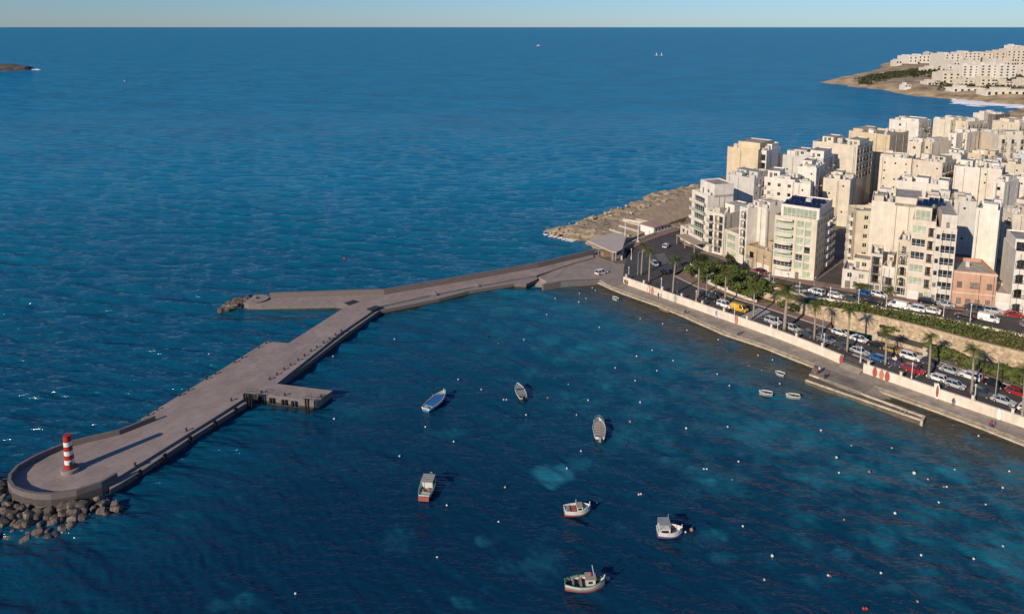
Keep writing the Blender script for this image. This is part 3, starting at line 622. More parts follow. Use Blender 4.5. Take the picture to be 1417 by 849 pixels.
# slipway apron at the root
mb = MB(); ap = local([G(733, 393.5, -.3), G(752, 396, .6), G(757, 389, 1.1), G(790, 368, 1.3), G(770, 371, 1.3), G(745, 384, 1.1)])
zz = [-.8, .2, 1.32, 1.33, 1.33, .5]; mb.add([(p[0], p[1], z_) for p, z_ in zip(ap, zz)], [(0, 1, 2, 3, 4, 5)]); mb.build('boat_ramp', M_bw, bw)
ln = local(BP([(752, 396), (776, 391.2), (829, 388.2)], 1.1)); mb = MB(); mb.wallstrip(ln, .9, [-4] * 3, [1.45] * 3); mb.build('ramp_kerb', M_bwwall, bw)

# lighthouse
lx, ly = G(97.5, 651, ZD)
lh = thing('lighthouse', 'small striped red and white lighthouse tower on the round pier head', 'lighthouse', (lx, ly, ZD))
def lathe(prof, n=24):
    m_ = MB(); vs = [(r * math.cos(2 * PI * k / n), r * math.sin(2 * PI * k / n), z) for (r, z) in prof for k in range(n)]
    fs = [(i * n + k, i * n + (k + 1) % n, (i + 1) * n + (k + 1) % n, (i + 1) * n + k) for i in range(len(prof) - 1) for k in range(n)]
    m_.add(vs, fs); return m_
m_ = lathe([(1.42, 0), (1.42, .55), (1.30, .62), (1.25, .62), (0, .62)]); m_.build('plinth', M_bwedge, lh)
zb = .62; hts = [.85, .78, .82, .76, .82, .76, 1.05]; r0 = .78
for k, h_ in enumerate(hts):
    ra = r0 - .035 * (zb - .6); rb = r0 - .035 * (zb + h_ - .6)
    pr = [(ra, zb), (rb, zb + h_)]
    if k == 0: pr = [(.92, zb), (.86, zb + .2), (rb, zb + h_)]
    if k == len(hts) - 1: pr = [(ra, zb), (rb, zb + h_ - .12), (rb + .06, zb + h_ - .12), (rb + .06, zb + h_), (0, zb + h_)]
    o = lathe(pr).build('tower_band', M_red if k % 2 == 0 else M_white, lh, smooth=False); zb += h_
    o['label'] = 'red band of the tower' if k % 2 == 0 else 'white band of the tower'
m_ = MB(); m_.obox((.62, -.62, 1.35), .5, .1, 1.3, math.radians(45)); m_.build('door', M_dframe, lh)

# bollards and fenders of the breakwater
def bollard_mesh():
    m_ = lathe([(.26, 0), (.26, .06), (.15, .1), (.13, .38), (.22, .42), (.24, .52), (.16, .58), (0, .6)], 10); return m_.mesh('bollard', M_iron, True)
BM = bollard_mesh()
def bollards(pts, z, where, group):
    pts = list(pts)
    for k, (u, v) in enumerate(pts):
        o = link('bollard', BM, None, G3(u, v, z)); tag(o, 'black bollard %s, %s from %s' % (where[0], ORD[k], where[1]), 'bollard', group)
s2 = lambda x, y: (180 + x / 3.859, 380 + y / 3.859)
bollards([s2(*q_) for q_ in ((95, 752), (142, 722), (264, 646), (310, 619), (407, 558), (455, 530), (558, 469), (597, 446), (687, 391), (726, 367))], ZD, ('on the seaward pier edge', 'the lighthouse'), 'bollards on the breakwater')
bollards([s2(*q_) for q_ in ((746, 560), (784, 535), (822, 508), (857, 485), (897, 458), (931, 435), (966, 410), (997, 390), (1033, 366), (1065, 346), (1097, 324), (1127, 304))], ZD, ('along the bay edge of the pier', 'the stub jetty'), 'bollards on the breakwater')
bollards([s2(*q_) for q_ in ((700, 632), (826, 645), (1020, 655))], ZD, ('on the short stub jetty', 'the main pier'), 'bollards on the breakwater')
bollards([(187, 644), (258, 596), (257, 597.5), (320, 554.5)][:2] + [(320, 554.5)], ZD, ('near the bay edge of the pier head', 'the lighthouse'), 'bollards on the breakwater')
FMB = MB(); FMB.box(-.28, .28, -.16, .16, -.65, .4); FMB.box(-.2, .2, -.3, -.15, -.45, .2); FM = FMB.mesh('fender', M_black)
def fenders(pts, where, yaw):
    for k, (u, v) in enumerate(pts):
        o = link('rubber_fender', FM, None, G3(u, v, ZL), yaw); tag(o, 'black rubber fender %s, %s from the lighthouse' % (where, ORD[k]), 'fender', 'rubber fenders on the pier face')
fa = math.atan2(77.6, 29.6)
fenders([(193.5, 653), (228, 630.5), (263, 606.5), (297.5, 585), (317, 572), (326, 566)][:4] + [(326, 566.5)], 'on the bay face of the main pier', fa)
fj = [(359, 548), (374.5, 550.2), (391.5, 552.6), (405, 554.5)]
for k, (u, v) in enumerate(fj):
    o = link('rubber_fender', FM, None, G3(u, v + 3, 1.0), math.atan2(*[(G(440, 555, 2)[1] - G(356, 544, 2)[1]), (G(440, 555, 2)[0] - G(356, 544, 2)[0])]))
    tag(o, 'black rubber fender on the near face of the stub jetty, %s of four' % ORD[k], 'fender', 'rubber fenders on the pier face')
for nm, (u, v), np_ in (('inner corner of the stub jetty', (346.5, 549), 4), ('outer end of the stub jetty', (428, 556), 2)):
    x, y = G(u, v, 2.0); t_ = thing('mooring_dolphin', 'black fender piles with handrail at the ' + nm, 'fender piles', (x, y, 0), math.radians(-8))
    for k in range(np_):
        mb = MB(); mb.tube([(k * .52 - np_ * .26, -.5, -3), (k * .52 - np_ * .26, -.5, 2.9)], .2, 8); mb.build('pile', M_black, t_)
    mb = MB(); x1 = 1.2 if np_ == 4 else 2.6
    for zz_ in (2.75, 3.3): mb.tube([(-1.0, -.2, zz_), (x1, -.2, zz_), (x1, .9, zz_), (-1.0, .9, zz_)], .035, 5)
    for xx in (-1.0, .1, x1):
        for yy in (-.2, .9): mb.tube([(xx, yy, 2), (xx, yy, 3.3)], .035, 5)
    mb.build('handrail', M_iron, t_)

# armour boulders
BMESH = []
for k in range(7):
    r_ = random.Random(k); bm = bmesh.new(); bmesh.ops.create_cube(bm, size=2)
    bmesh.ops.subdivide_edges(bm, edges=bm.edges, cuts=2, use_grid_fill=True)
    sx, sy, sz = r_.uniform(.8, 1.15), r_.uniform(.6, .9), r_.uniform(.55, .8)
    for v_ in bm.verts:
        l = v_.co.length; v_.co = v_.co * (0.36 + 0.64 * 1.25 / l); nn = mn.noise(v_.co * 1.1 + Vector((k * 9, 0, 0))); v_.co *= 1 + .22 * nn
        v_.co.x *= sx; v_.co.y *= sy; v_.co.z *= sz
    me = bpy.data.meshes.new('boulder'); bm.to_mesh(me); bm.free(); me.materials.append(M_armour); BMESH.append(me)
def boulder(x, y, z, s, r_, label, group):
    o = link('boulder', BMESH[r_.randrange(7)], None, (x, y, z)); o.rotation_euler = (r_.uniform(-.4, .4), r_.uniform(-.4, .4), r_.uniform(0, 6.28)); o.scale = (s, s, s * r_.uniform(.8, 1.1))
    tag(o, label, 'boulder', group); return o
r_ = random.Random(4); cx, cy = G(70, 652, ZD)
ring = BP([(8, 662), (9, 673), (16, 683), (33, 690), (50, 693), (70.6, 693), (106, 688), (135, 679)], ZD)
ring = [G(-8, 648, ZD), G(2, 655, ZD)] + ring
for (row, dist, zz_, s_) in ((0, .9, .6, .95), (1, 2.1, .3, .95), (2, 3.5, -.05, .95), (3, 4.8, -.4, .9), (4, 6.0, -.75, .9)):
    ln = offset(ring, -dist if False else dist)
    # offset to the outside of the head (away from its centre)
    out = []
    for p, q_ in zip(ring, ln):
        dx, dy = p[0] - cx, p[1] - cy; l = math.hypot(dx, dy); out.append((p[0] + dx / l * dist, p[1] + dy / l * dist))
    for (p, a) in along(out, 1.3 + .06 * row, r_.uniform(0, 1)):
        boulder(p[0] + r_.uniform(-.4, .4), p[1] + r_.uniform(-.4, .4), zz_ + r_.uniform(-.25, .35), s_ * r_.uniform(.4, .92), r_, 'grey armour boulder piled against the round pier head under the lighthouse', 'armour boulders at the pier head')
for k in range(9):
    u, v = r_.uniform(120, 152), r_.uniform(690, 700); x, y = G(u, v); boulder(x, y, r_.uniform(-.4, .1), r_.uniform(.5, .8), r_, 'grey armour boulder piled against the round pier head under the lighthouse', 'armour boulders at the pier head')
for k in range(44):
    u = r_.uniform(305, 346); v = 427 - (u - 307) * .12 + r_.uniform(-5, 2); x, y = G(u, v, .3); boulder(x, y, max(.05, (u - 306) * .05 + r_.uniform(-.2, .3)), r_.uniform(.5, 1.0), r_, 'dark armour boulder at the tip of the forked breakwater arm', 'armour boulders at the arm tip')
for k in range(40):
    u = r_.uniform(760, 945); f = (u - 760) / 185; v = 325 - f * 52 + r_.uniform(-7, 6) - 4 * math.sin(f * 3.1); x, y = G(u, v, 1.5)
    o = boulder(x, y, 1.2 + r_.uniform(-.1, .7), r_.uniform(.25, .8), r_, 'weathered tan rock lying on the rocky headland shore', 'loose rocks on the headland'); o.material_slots[0].link = 'OBJECT'; o.material_slots[0].material = M_rock

# canopy on the plaza
cp = thing('canopy', 'flat taupe canopy roof on slender columns at the root of the breakwater', 'canopy', G3(845, 350, 1.3))
ox, oy = cp.location.x, cp.location.y
ro = [G(u, v, 5.0) for (u, v) in ((813, 332.5), (846, 322.5), (868, 323.5), (864.5, 333), (861.5, 344), (853, 348.5), (846, 347.5))]
ro = [(p[0] - ox, p[1] - oy) for p in ro]
mb = MB(); mb.prism(ro, 3.35, 3.7, 0, None, True); mb.build('roof', mat('canopy_roof', (0.50, .42, .365), .8, .05, .3), cp)
for (u, v, rr) in ((821.5, 350.5, .09), (828, 353, .09), (848, 362, .42), (852, 362, .3), (858, 360, .22), (862, 345, .1)):
    x, y = G(u, v, 1.3); mb = MB(); mb.tube([(x - ox, y - oy, 0), (x - ox, y - oy, 3.36)], rr, 10); mb.build('column', M_bwedge if rr > .2 else M_steel, cp)
pl = [(p[0] - ox, p[1] - oy) for p in (G(826, 356, 1.3), G(838, 361, 1.3), G(852, 366, 1.3), G(866, 366, 1.3), G(876, 361, 1.3), G(872, 357, 1.3), G(858, 361, 1.3), G(845, 358, 1.3), G(834, 352, 1.3))]
mb = MB(); mb.prism(pl, -.2, .35); mb.build('curved_plinth', M_bwwall, cp)
mb = MB(); mb.obox((G(840, 355, 1.3)[0] - ox, G(840, 355, 1.3)[1] - oy, .9), 3.5, 2.2, 1.8, .3); mb.build('kiosk_box', mat('kiosk_box', (.3, .22, .14), .8), cp)
# curved low wall from the canopy along the coast road
cw = L3([(861, 361, 1.3), (863, 348, 1.3), (870, 340, 2.2), (884, 333, 2.2), (905, 325.5, 2.2), (935, 316, 2.2)])
mb = MB(); n = len(cw); mb.wallstrip([p[:2] for p in cw], .4, [0] * n, [2.9, 3.0, 3.1, 3.1, 3.1, 3.1]); tag(mb.build('sea_wall', M_prom), 'curved cream sea wall between canopy and coast road', 'wall')
mb = MB(); ins = resample([p[:2] for p in offset(cw, -2.5)], 14); ot = resample([p[:2] for p in offset(cw, -.05)], 14); mb.ribbon([(p[0], p[1], 2.33) for p in ins[3:]], [(p[0], p[1], 2.33) for p in ot[3:]]); struct('coast_pavement', mb, M_pave)
# two tall white masts
for k, (u, v, vt) in enumerate(((864.6, 337, 305), (882.6, 335, 311))):
    x, y = G(u, v, 2.2); h = zat(y, vt) - 2.2; t_ = thing('flag_mast', 'tall white mast standing %s' % ('right behind the canopy roof' if k == 0 else 'between the canopy and the pink roofed kiosk'), 'mast', (x, y, 2.2))
    mb = MB(); mb.tube([(0, 0, .5), (0, 0, h)], [.16, .09], 8); mb.ball((0, 0, h), .16); mb.build('pole', M_white, t_); mb = MB(); mb.box(-.45, .45, -.45, .45, 0, .5); mb.build('base', M_prom, t_)
for k, (u, v) in enumerate(((868, 341), (890, 331), (888, 331.5), (897, 329), (903, 327))):
    pass
# kiosk with pink roof
p1, p2 = G(904.4, 324.4, 2.2), G(924.5, 318.6, 2.2); yaw = math.atan2(p2[1] - p1[1], p2[0] - p1[0]); L = math.hypot(p2[0] - p1[0], p2[1] - p1[1])
ko = thing('kiosk', 'long white seafront kiosk with a flat pink roof beside the coast road', 'kiosk', (*p1, 2.2), yaw)
mb = MB(); mb.box(0, L, 0, 6, -1, 2.5); mb.build('wall', M_white, ko); mb = MB(); mb.box(-.4, L + .4, -.5, 6.4, 2.503, 2.75); mb.build('roof', mat('pink_roof', (.42, .27, .21), .9, .1, .3), ko)
for k in range(4):
    x = L * (.12 + .22 * k); mb = MB(); mb.box(x, x + L * .09, -.04, .05, .05 if k % 2 else .9, 2.0); mb.build('door' if k % 2 else 'window', M_glass if k % 2 == 0 else M_shut, ko)
# ================================================================== BUILDINGS
WC = {'cream': (0.69, 0.61, 0.49), 'white': (0.745, 0.69, 0.605), 'warm': (0.70, 0.63, 0.53), 'tan': (0.64, 0.515, 0.345), 'beige': (0.62, 0.54, 0.43),
      'pink': (0.58, 0.34, 0.23), 'stone': (0.50, 0.37, 0.22), 'grey': (0.585, 0.555, 0.51), 'peach': (0.70, 0.59, 0.48), 'sand': (0.67, 0.58, 0.44),
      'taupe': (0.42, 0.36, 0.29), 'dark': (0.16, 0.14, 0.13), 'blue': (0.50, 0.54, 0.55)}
WM = {k: wallmat('wall_' + k, v) for k, v in WC.items()}
KD = {'w': .2, 's': .2, 'g': .22, 'b': .3, 'd': .25, 'r': .14, 'l': 1.3, 'a': .9, 'n': .2}

def face_T(face, w, d):
    if face == 'F': return lambda a, k, z: (a, k, z)
    if face == 'R': return lambda a, k, z: (w - k, a, z)
    return lambda a, k, z: (k, d - a, z)
def wall_face(mb, length, z0, z1, ops, T):
    ops = [o for o in ops if o[0] > .02 and o[0] + o[2] < length - .02 and o[1] + o[3] < z1 - .02 and o[1] >= z0]
    xs = sorted({0, length} | {round(o[0], 3) for o in ops} | {round(o[0] + o[2], 3) for o in ops})
    zs = sorted({z0, z1} | {round(o[1], 3) for o in ops} | {round(o[1] + o[3], 3) for o in ops})
    for i in range(len(xs) - 1):
        for j in range(len(zs) - 1):
            cx_, cz_ = (xs[i] + xs[i + 1]) / 2, (zs[j] + zs[j + 1]) / 2
            if any(o[0] < cx_ < o[0] + o[2] and o[1] < cz_ < o[1] + o[3] for o in ops): continue
            mb.add([T(xs[i], 0, zs[j]), T(xs[i + 1], 0, zs[j]), T(xs[i + 1], 0, zs[j + 1]), T(xs[i], 0, zs[j + 1])], [(0, 1, 2, 3)])
    for o in ops:
        x0, z0_, x1, z1_ = o[0], o[1], o[0] + o[2], o[1] + o[3]; k = KD[o[4]]
        c = [(x0, z0_), (x1, z0_), (x1, z1_), (x0, z1_)]
        for q in range(4):
            a, b_ = c[q], c[(q + 1) % 4]
            mb.add([T(a[0], 0, a[1]), T(b_[0], 0, b_[1]), T(b_[0], k, b_[1]), T(a[0], k, a[1])], [(0, 1, 2, 3)])
        mb.add([T(a[0], k, a[1]) for a in c], [(0, 1, 2, 3)])
        if o[4] == 'a':
            r = o[2] / 2; cxx = x0 + r; N_ = 6; zt = z1_; sy = min(r, o[3] * .4)
            for s_ in (-1, 1):
                pts = [T(cxx + s_ * r * math.cos(t), 0, zt - sy + sy * math.sin(t)) for t in np.linspace(0, PI / 2, N_)]
                corner = T(cxx + s_ * r, 0, zt)
                mb.add([corner] + pts, [(0, i, i + 1) for i in range(1, N_)])
    return ops
_wc = {}
def wmesh(w, h, kind, dark):
    key = (round(w, 1), round(h, 1), kind, dark)
    if key in _wc: return _wc[key]
    w, h = key[0], key[1]; f = .07; y0, y1 = .05, .12
    a = MB(); a.box(0, f, y0, y1, 0, h); a.box(w - f, w, y0, y1, 0, h); a.box(f, w - f, y0, y1, 0, f); a.box(f, w - f, y0, y1, h - f, h)
    n = 1 if kind in 'dn' else max(1, round(w / (.75 if kind == 'w' else 1.15)))
    for i in range(1, n): a.box(w * i / n - f / 2, w * i / n + f / 2, y0 + .003, y1 - .003, f, h - f)
    if kind == 'g': a.box(f, w - f, y0 + .006, y1 - .006, h * .3, h * .3 + .05)
    if kind in 'wg': a.box(-.06, w + .06, -.08, .05, -.09, -.004)
    p = MB(); p.box(f / 2, w - f / 2, .08, .10, f / 2, h - f / 2)
    r = (a.mesh('window_frame', M_dframe if dark else M_wframe), p.mesh('window_pane', M_glass)); _wc[key] = r; return r
_bc = {}
def balc_mesh(w, rail, dep):
    key = (round(w, 1), rail, dep)
    if key in _bc: return _bc[key]
    w = key[0]; a = MB(); a.box(-.35, w + .35, -dep, -.003, -.28, -.1)
    b_ = MB(); x0, x1 = -.35, w + .35
    if rail == 'solid':
        b_.box(x0, x1, -dep, -dep + .12, -.097, .85); b_.box(x0, x0 + .12, -dep + .123, -.003, -.097, .85); b_.box(x1 - .12, x1, -dep + .123, -.003, -.097, .85); mt = M_wframe
    elif rail == 'glass':
        b_.box(x0, x1, -dep, -dep + .03, -.05, .8); b_.box(x0, x1, -dep - .02, -dep + .05, .803, .87); mt = M_green
    else:
        for zz_ in (.0, .8): b_.box(x0, x1, -dep, -dep + .05, zz_, zz_ + .05); b_.box(x0, x0 + .05, -dep + .053, -.003, zz_, zz_ + .05); b_.box(x1 - .05, x1, -dep + .053, -.003, zz_, zz_ + .05)
        k = max(3, int((x1 - x0) / .22))
        for i in range(k + 1): b_.box(x0 + (x1 - x0 - .03) * i / k, x0 + (x1 - x0 - .03) * i / k + .03, -dep + .01, -dep + .04, .05, .8)
        mt = M_iron
    r = (a.mesh('balcony_slab', WM['warm']), b_.mesh('railing', mt)); _bc[key] = r; return r
_rc = {}
def rail_mesh(w):
    w = round(w, 1)
    if w in _rc: return _rc[w]
    b_ = MB()
    for zz_ in (.08, .9): b_.box(0, w, .04, .09, zz_, zz_ + .05)
    k = max(3, int(w / .22))
    for i in range(1, k): b_.box(w * i / k - .015, w * i / k + .015, .05, .08, .13, .9)
    _rc[w] = b_.mesh('railing', M_iron); return _rc[w]
def own(o, m): o.material_slots[0].link = 'OBJECT'; o.material_slots[0].material = m

def dress(root, face, w, d, ops, off=(0, 0, 0), rail='iron', dark=False, gmat=None, simple=False, rr=rnd):
    for (x, z, ww, hh, k) in ops:
        if face == 'F': loc, rz = (x, 0, z), 0
        elif face == 'R': loc, rz = (w, x, z), PI / 2
        else: loc, rz = (0, d - x, z), -PI / 2
        loc = (loc[0] + off[0], loc[1] + off[1], loc[2] + off[2])
        if k in 'la':
            fr, pn = wmesh(ww * .6, hh * .85, 'g', True)
            R = Matrix.Rotation(rz, 3, 'Z'); q = R @ Vector((ww * .2, KD[k] - .14, .04)); l2 = (loc[0] + q.x, loc[1] + q.y, loc[2] + q.z)
            o = link('balcony_door', fr, root, l2, rz); link('pane', pn, o)
            link('railing', rail_mesh(ww), root, loc, rz); continue
        if k == 'r':
            a = MB(); a.box(.03, ww - .03, .04, .10, 0, hh - .03)
            key = ('r', round(ww, 1), round(hh, 1))
            if key not in _wc: _wc[key] = a.mesh('garage_door', M_wframe)
            link('garage_door', _wc[key], root, loc, rz); continue
        fr, pn = wmesh(ww, hh, {'b': 'd' if ww < 1.3 else 'b', 's': 'w'}.get(k, k), dark)
        nm = {'w': 'window', 's': 'window', 'g': 'glazing', 'b': 'balcony_door', 'd': 'door', 'n': 'window'}[k]
        o = link(nm, pn if simple else fr, root, loc, rz)
        if not simple:
            c = link('pane', pn, o)
            if k == 'g' and gmat: own(c, gmat if rr.random() < .85 else M_glass)
            elif k == 's' or (k in 'wb' and rr.random() < .25): own(c, M_shut)
            elif k == 'd': own(c, M_shut)
        if k == 'b':
            sl, rl = balc_mesh(ww, rail, 1.0); s_ = link('balcony', sl, root, loc, rz); link('railing', rl, s_)

TANK = MB(); TANK.tube([(0, 0, 0), (0, 0, 1.05), (0, 0, 1.2)], [.5, .5, .3], 10); TANK.box(-.4, .4, -.4, .4, -.35, -.003); TANKM = TANK.mesh('water_tank', M_tank)
HUT = None
SOL = MB()
for k in range(3): SOL.add([(k * 1.1, 0, .25), (k * 1.1 + 1.02, 0, .25), (k * 1.1 + 1.02, 1.6, 1.05), (k * 1.1, 1.6, 1.05), (k * 1.1, .02, .2), (k * 1.1 + 1.02, .02, .2), (k * 1.1 + 1.02, 1.62, 1.0), (k * 1.1, 1.62, 1.0)], [(0, 1, 2, 3), (7, 6, 5, 4), (0, 4, 5, 1), (1, 5, 6, 2), (2, 6, 7, 3), (3, 7, 4, 0)])
SOLM = SOL.mesh('solar_panel', M_solar)
ACM = MB(); ACM.box(-.45, .45, -.2, .2, .1, .75); ACM.box(-.4, .4, -.15, .15, 0, .097); ACMM = ACM.mesh('air_conditioner', M_tank)
ANT = MB(); ANT.tube([(0, 0, 0), (0, 0, 2.6)], .03, 5); ANT.box(-.6, .6, -.015, .015, 2.3, 2.33); ANT.box(-.4, .4, -.015, .015, 1.95, 1.98); ANTM = ANT.mesh('antenna', M_iron)
DISH = lathe([(0, 0), (.25, .04), (.42, .13)], 10); DISHM = DISH.mesh('satellite_dish', M_tank)

def block_walls(mb, x0, x1, y0, y1, z0, z1, F=(), Rr=(), Lf=(), par=.85, t=.22):
    """four walls with real openings, parapet ring and its inner faces; returns kept openings"""
    w, d = x1 - x0, y1 - y0
    def sh(T): return lambda a, k, z: tuple(p + q for p, q in zip(T(a, k, z), (x0, y0, 0)))
    kf = wall_face(mb, w, z0, z1, list(F), sh(face_T('F', w, d))); kr = wall_face(mb, d, z0, z1, list(Rr), sh(face_T('R', w, d))); kl = wall_face(mb, d, z0, z1, list(Lf), sh(face_T('L', w, d)))
    mb.add([(x1, y1, z0), (x0, y1, z0), (x0, y1, z1), (x1, y1, z1)], [(0, 1, 2, 3)])
    O = [(x0, y0), (x1, y0), (x1, y1), (x0, y1)]; I = [(x0 + t, y0 + t), (x1 - t, y0 + t), (x1 - t, y1 - t), (x0 + t, y1 - t)]; zr = z1 - par
    mb.add([(*p, z1) for p in O] + [(*p, z1) for p in I] + [(*p, zr) for p in I], [(i, (i + 1) % 4, 4 + (i + 1) % 4, 4 + i) for i in range(4)] + [(4 + i, 4 + (i + 1) % 4, 8 + (i + 1) % 4, 8 + i) for i in range(4)])
    return kf, kr, kl, zr
BLD = []
def building(label, P1, P2, z, h, depth, col, F=(), Rr=(), Lf=(), name='apartment_building', rail='iron', dark=False, gmat=None, par=.85, pents=(), clut=3, seed=None, simple=False, cat='building', base_extra=3.0, solar=0, group=None):
    w = math.hypot(P2[0] - P1[0], P2[1] - P1[1]); yaw = math.atan2(P2[1] - P1[1], P2[0] - P1[0])
    rr = random.Random(seed if seed is not None else len(BLD) * 7 + 3)
    root = thing(name, label, cat, (P1[0], P1[1], z), yaw, group)
    f = lambda ops, L: [(o[0] * L if o[5:] else o[0],) + tuple(o[1:5]) for o in ops]
    mb = MB(); kf, kr, kl, zr = block_walls(mb, 0, w, 0, depth, 0, h, F, Rr, Lf, par)
    if base_extra: mb.box(.02, w - .02, .02, depth - .02, -base_extra, -.003)
    mb.build('wall', WM[col], root)
    rb = MB(); t = .22; rb.add([(t, t, zr), (w - t, t, zr), (w - t, depth - t, zr), (t, depth - t, zr)], [(0, 1, 2, 3)]); rb.build('roof', M_roof, root)
    for fc, ops in (('F', kf), ('R', kr), ('L', kl)): dress(root, fc, w, depth, ops, (0, 0, 0), rail, dark, gmat, simple, rr)
    for pn in pents:
        (x0, x1, y0, y1, ph) = pn[:5]; pc = pn[5] if len(pn) > 5 else col; po = pn[6] if len(pn) > 6 else 'auto'
        x0 *= w; x1 *= w; y0 *= depth; y1 *= depth; pw_, pd_ = x1 - x0, y1 - y0
        if po == 'auto':
            po = [(pw_ * .3, zr + .1, .9, 2.0, 'd')] if pw_ < 4 else [(pw_ * .15, zr + .1, 1.0, 2.0, 'd'), (pw_ * .5, zr + .9, 1.2, 1.2, 'w')]
        elif po == 'glaz': po = [(pw_ * .06, zr + .25, pw_ * .88, ph - 1.0, 'g')]
        elif po == 'none': po = []
        m2 = MB(); a, b_, c, zr2 = block_walls(m2, x0, x1, y0, y1, zr - .0, zr + ph, po, [(pd_ * .4, zr + .9, 1.0, 1.2, 'w')] if rr.random() < .5 and pd_ > 3 else [], (), .35, .15)
        m2.build('penthouse', WM[pc], root); r2 = MB(); r2.add([(x0 + .15, y0 + .15, zr2), (x1 - .15, y0 + .15, zr2), (x1 - .15, y1 - .15, zr2), (x0 + .15, y1 - .15, zr2)], [(0, 1, 2, 3)]); r2.build('penthouse_roof', M_roof, root)
        dress(root, 'F', pw_, pd_, a, (x0, y0, 0), rail, dark, gmat, simple, rr); dress(root, 'R', pw_, pd_, b_, (x0, y0, 0), rail, dark, gmat, simple, rr)
    def free(x, y):
        return all(not (p[0] * w - .8 < x < p[1] * w + .8 and p[2] * depth - .8 < y < p[3] * depth + .8) for p in pents)
    def spot():
        for _ in range(20):
            x, y = rr.uniform(1, max(1.1, w - 1)), rr.uniform(1, max(1.1, depth - 1))
            if free(x, y): return x, y
        return None
    for k in range(clut):
        s_ = spot()
        if s_: o = link('water_tank', TANKM, root, (s_[0], s_[1], zr + .36)); o.scale = (1, 1, rr.uniform(.8, 1.2))
        s_ = spot()
        if s_ and rr.random() < .6: link('air_conditioner', ACMM, root, (s_[0], s_[1], zr + .002), rr.choice((0, PI / 2)))
        s_ = spot()
        if s_ and rr.random() < .45: link('antenna', ANTM, root, (s_[0], s_[1], zr), rr.uniform(0, 3))
        s_ = spot()
        if s_ and rr.random() < .3: o = link('satellite_dish', DISHM, root, (s_[0], s_[1], zr + .9)); o.rotation_euler = (.9, 0, rr.uniform(-1, 1) + 2.6)
    zp = zr
    if clut >= 3:
        for k in range(2):   # low roof sheds and wash-house walls
            s_ = spot()
            if s_:
                mb = MB(); a_, b_ = rr.uniform(.9, 1.7), rr.uniform(.8, 1.5); x_, y_ = min(max(s_[0], a_ + .3), w - a_ - .3), min(max(s_[1], b_ + .3), depth - b_ - .3)
                if w > 2 * a_ + .8 and depth > 2 * b_ + .8: mb.box(x_ - a_, x_ + a_, y_ - b_, y_ + b_, zr + .003, zr + rr.uniform(1.3, 2.3)); mb.build('roof_shed', WM[rr.choice(('white', 'warm', 'beige', 'grey'))], root)
    for k in range(2 if clut else 0):   # rain pipes
        mb = MB(); xx = rr.uniform(.3, w - .3); mb.tube([(xx, -.07, .1), (xx, -.07, zr + .2)], .055, 5); mb.build('rain_pipe', rr.choice((M_iron, M_tank, M_dframe)), root)
        mb = MB(); yy = rr.uniform(.3, depth - .3); mb.tube([(w + .07, yy, .1), (w + .07, yy, zr + .2)], .055, 5); mb.build('rain_pipe', rr.choice((M_iron, M_tank, M_dframe)), root)
    for fc, ops in (('F', kf), ('R', kr)):   # air conditioners beside some windows
        for o_ in ops:
            if o_[4] == 'w' and clut and rr.random() < .22:
                loc = (o_[0] + o_[2] + .55, -.24, o_[1] - .2) if fc == 'F' else (w + .24, o_[0] + o_[2] + .55, o_[1] - .2)
                if (fc == 'F' and loc[0] < w - .5) or (fc == 'R' and loc[1] < depth - .5): link('air_conditioner', ACMM, root, loc, 0 if fc == 'F' else PI / 2)
    for k in range(solar):
        link('solar_panel', SOLM, root, (w * (.12 + .42 * (k % 2)), depth * (.15 + .27 * (k // 2)), h + 2.6 - .3 if pents and pents[0][4] > 2.5 and solar > 3 else zp + .05), 0)
    BLD.append((label[:40], round(w, 1), round(h, 1), depth)); return root, w, zr
def cols(w, spec, floors, fh, z0, skip=()):
    """openings for a facade: spec = (centre fraction, width, kind)"""
    H_ = {'w': (.95, 1.3), 's': (.95, 1.4), 'g': (.75, 1.85), 'b': (.12, 2.15), 'l': (.12, 2.35), 'a': (.12, 2.35), 'd': (0.01, 2.2), 'r': (0.01, 2.4), 'n': (1.1, .9)}
    out = []
    for i in range(floors):
        for j, (c, ww, k) in enumerate(spec):
            if (i, j) in skip: continue
            s_, hh = H_[k]; ww = min(ww, 2 * min(c, 1 - c) * w - .3); out.append((c * w - ww / 2, z0 + i * fh + s_, ww, hh, k))
    return out

def FR(p1, p2, z, vt, lab, depth, col, **k):
    """front row building: base corners on the photograph's street line, height from where its top corner shows"""
    P1, P2 = G(*p1, z), G(*p2, z); w = math.hypot(P2[0] - P1[0], P2[1] - P1[1]); h = zat(P1[1], vt) - z
    fl = k.pop('floors', max(1, round(h / 3.15))); fh = (h - .9) / fl
    Fs = k.pop('F', []); F = []
    for (i0, i1, spec) in Fs: F += cols(w, spec, i1 - i0, fh, i0 * fh)
    Rs = k.pop('R', []); Rr = []
    for (i0, i1, spec) in Rs: Rr += cols(depth, spec, i1 - i0, fh, i0 * fh)
    r = building(lab, P1, P2, z, h, depth, col, F=F, Rr=Rr, **k)
    return r[0], w, h, fh, r[2]

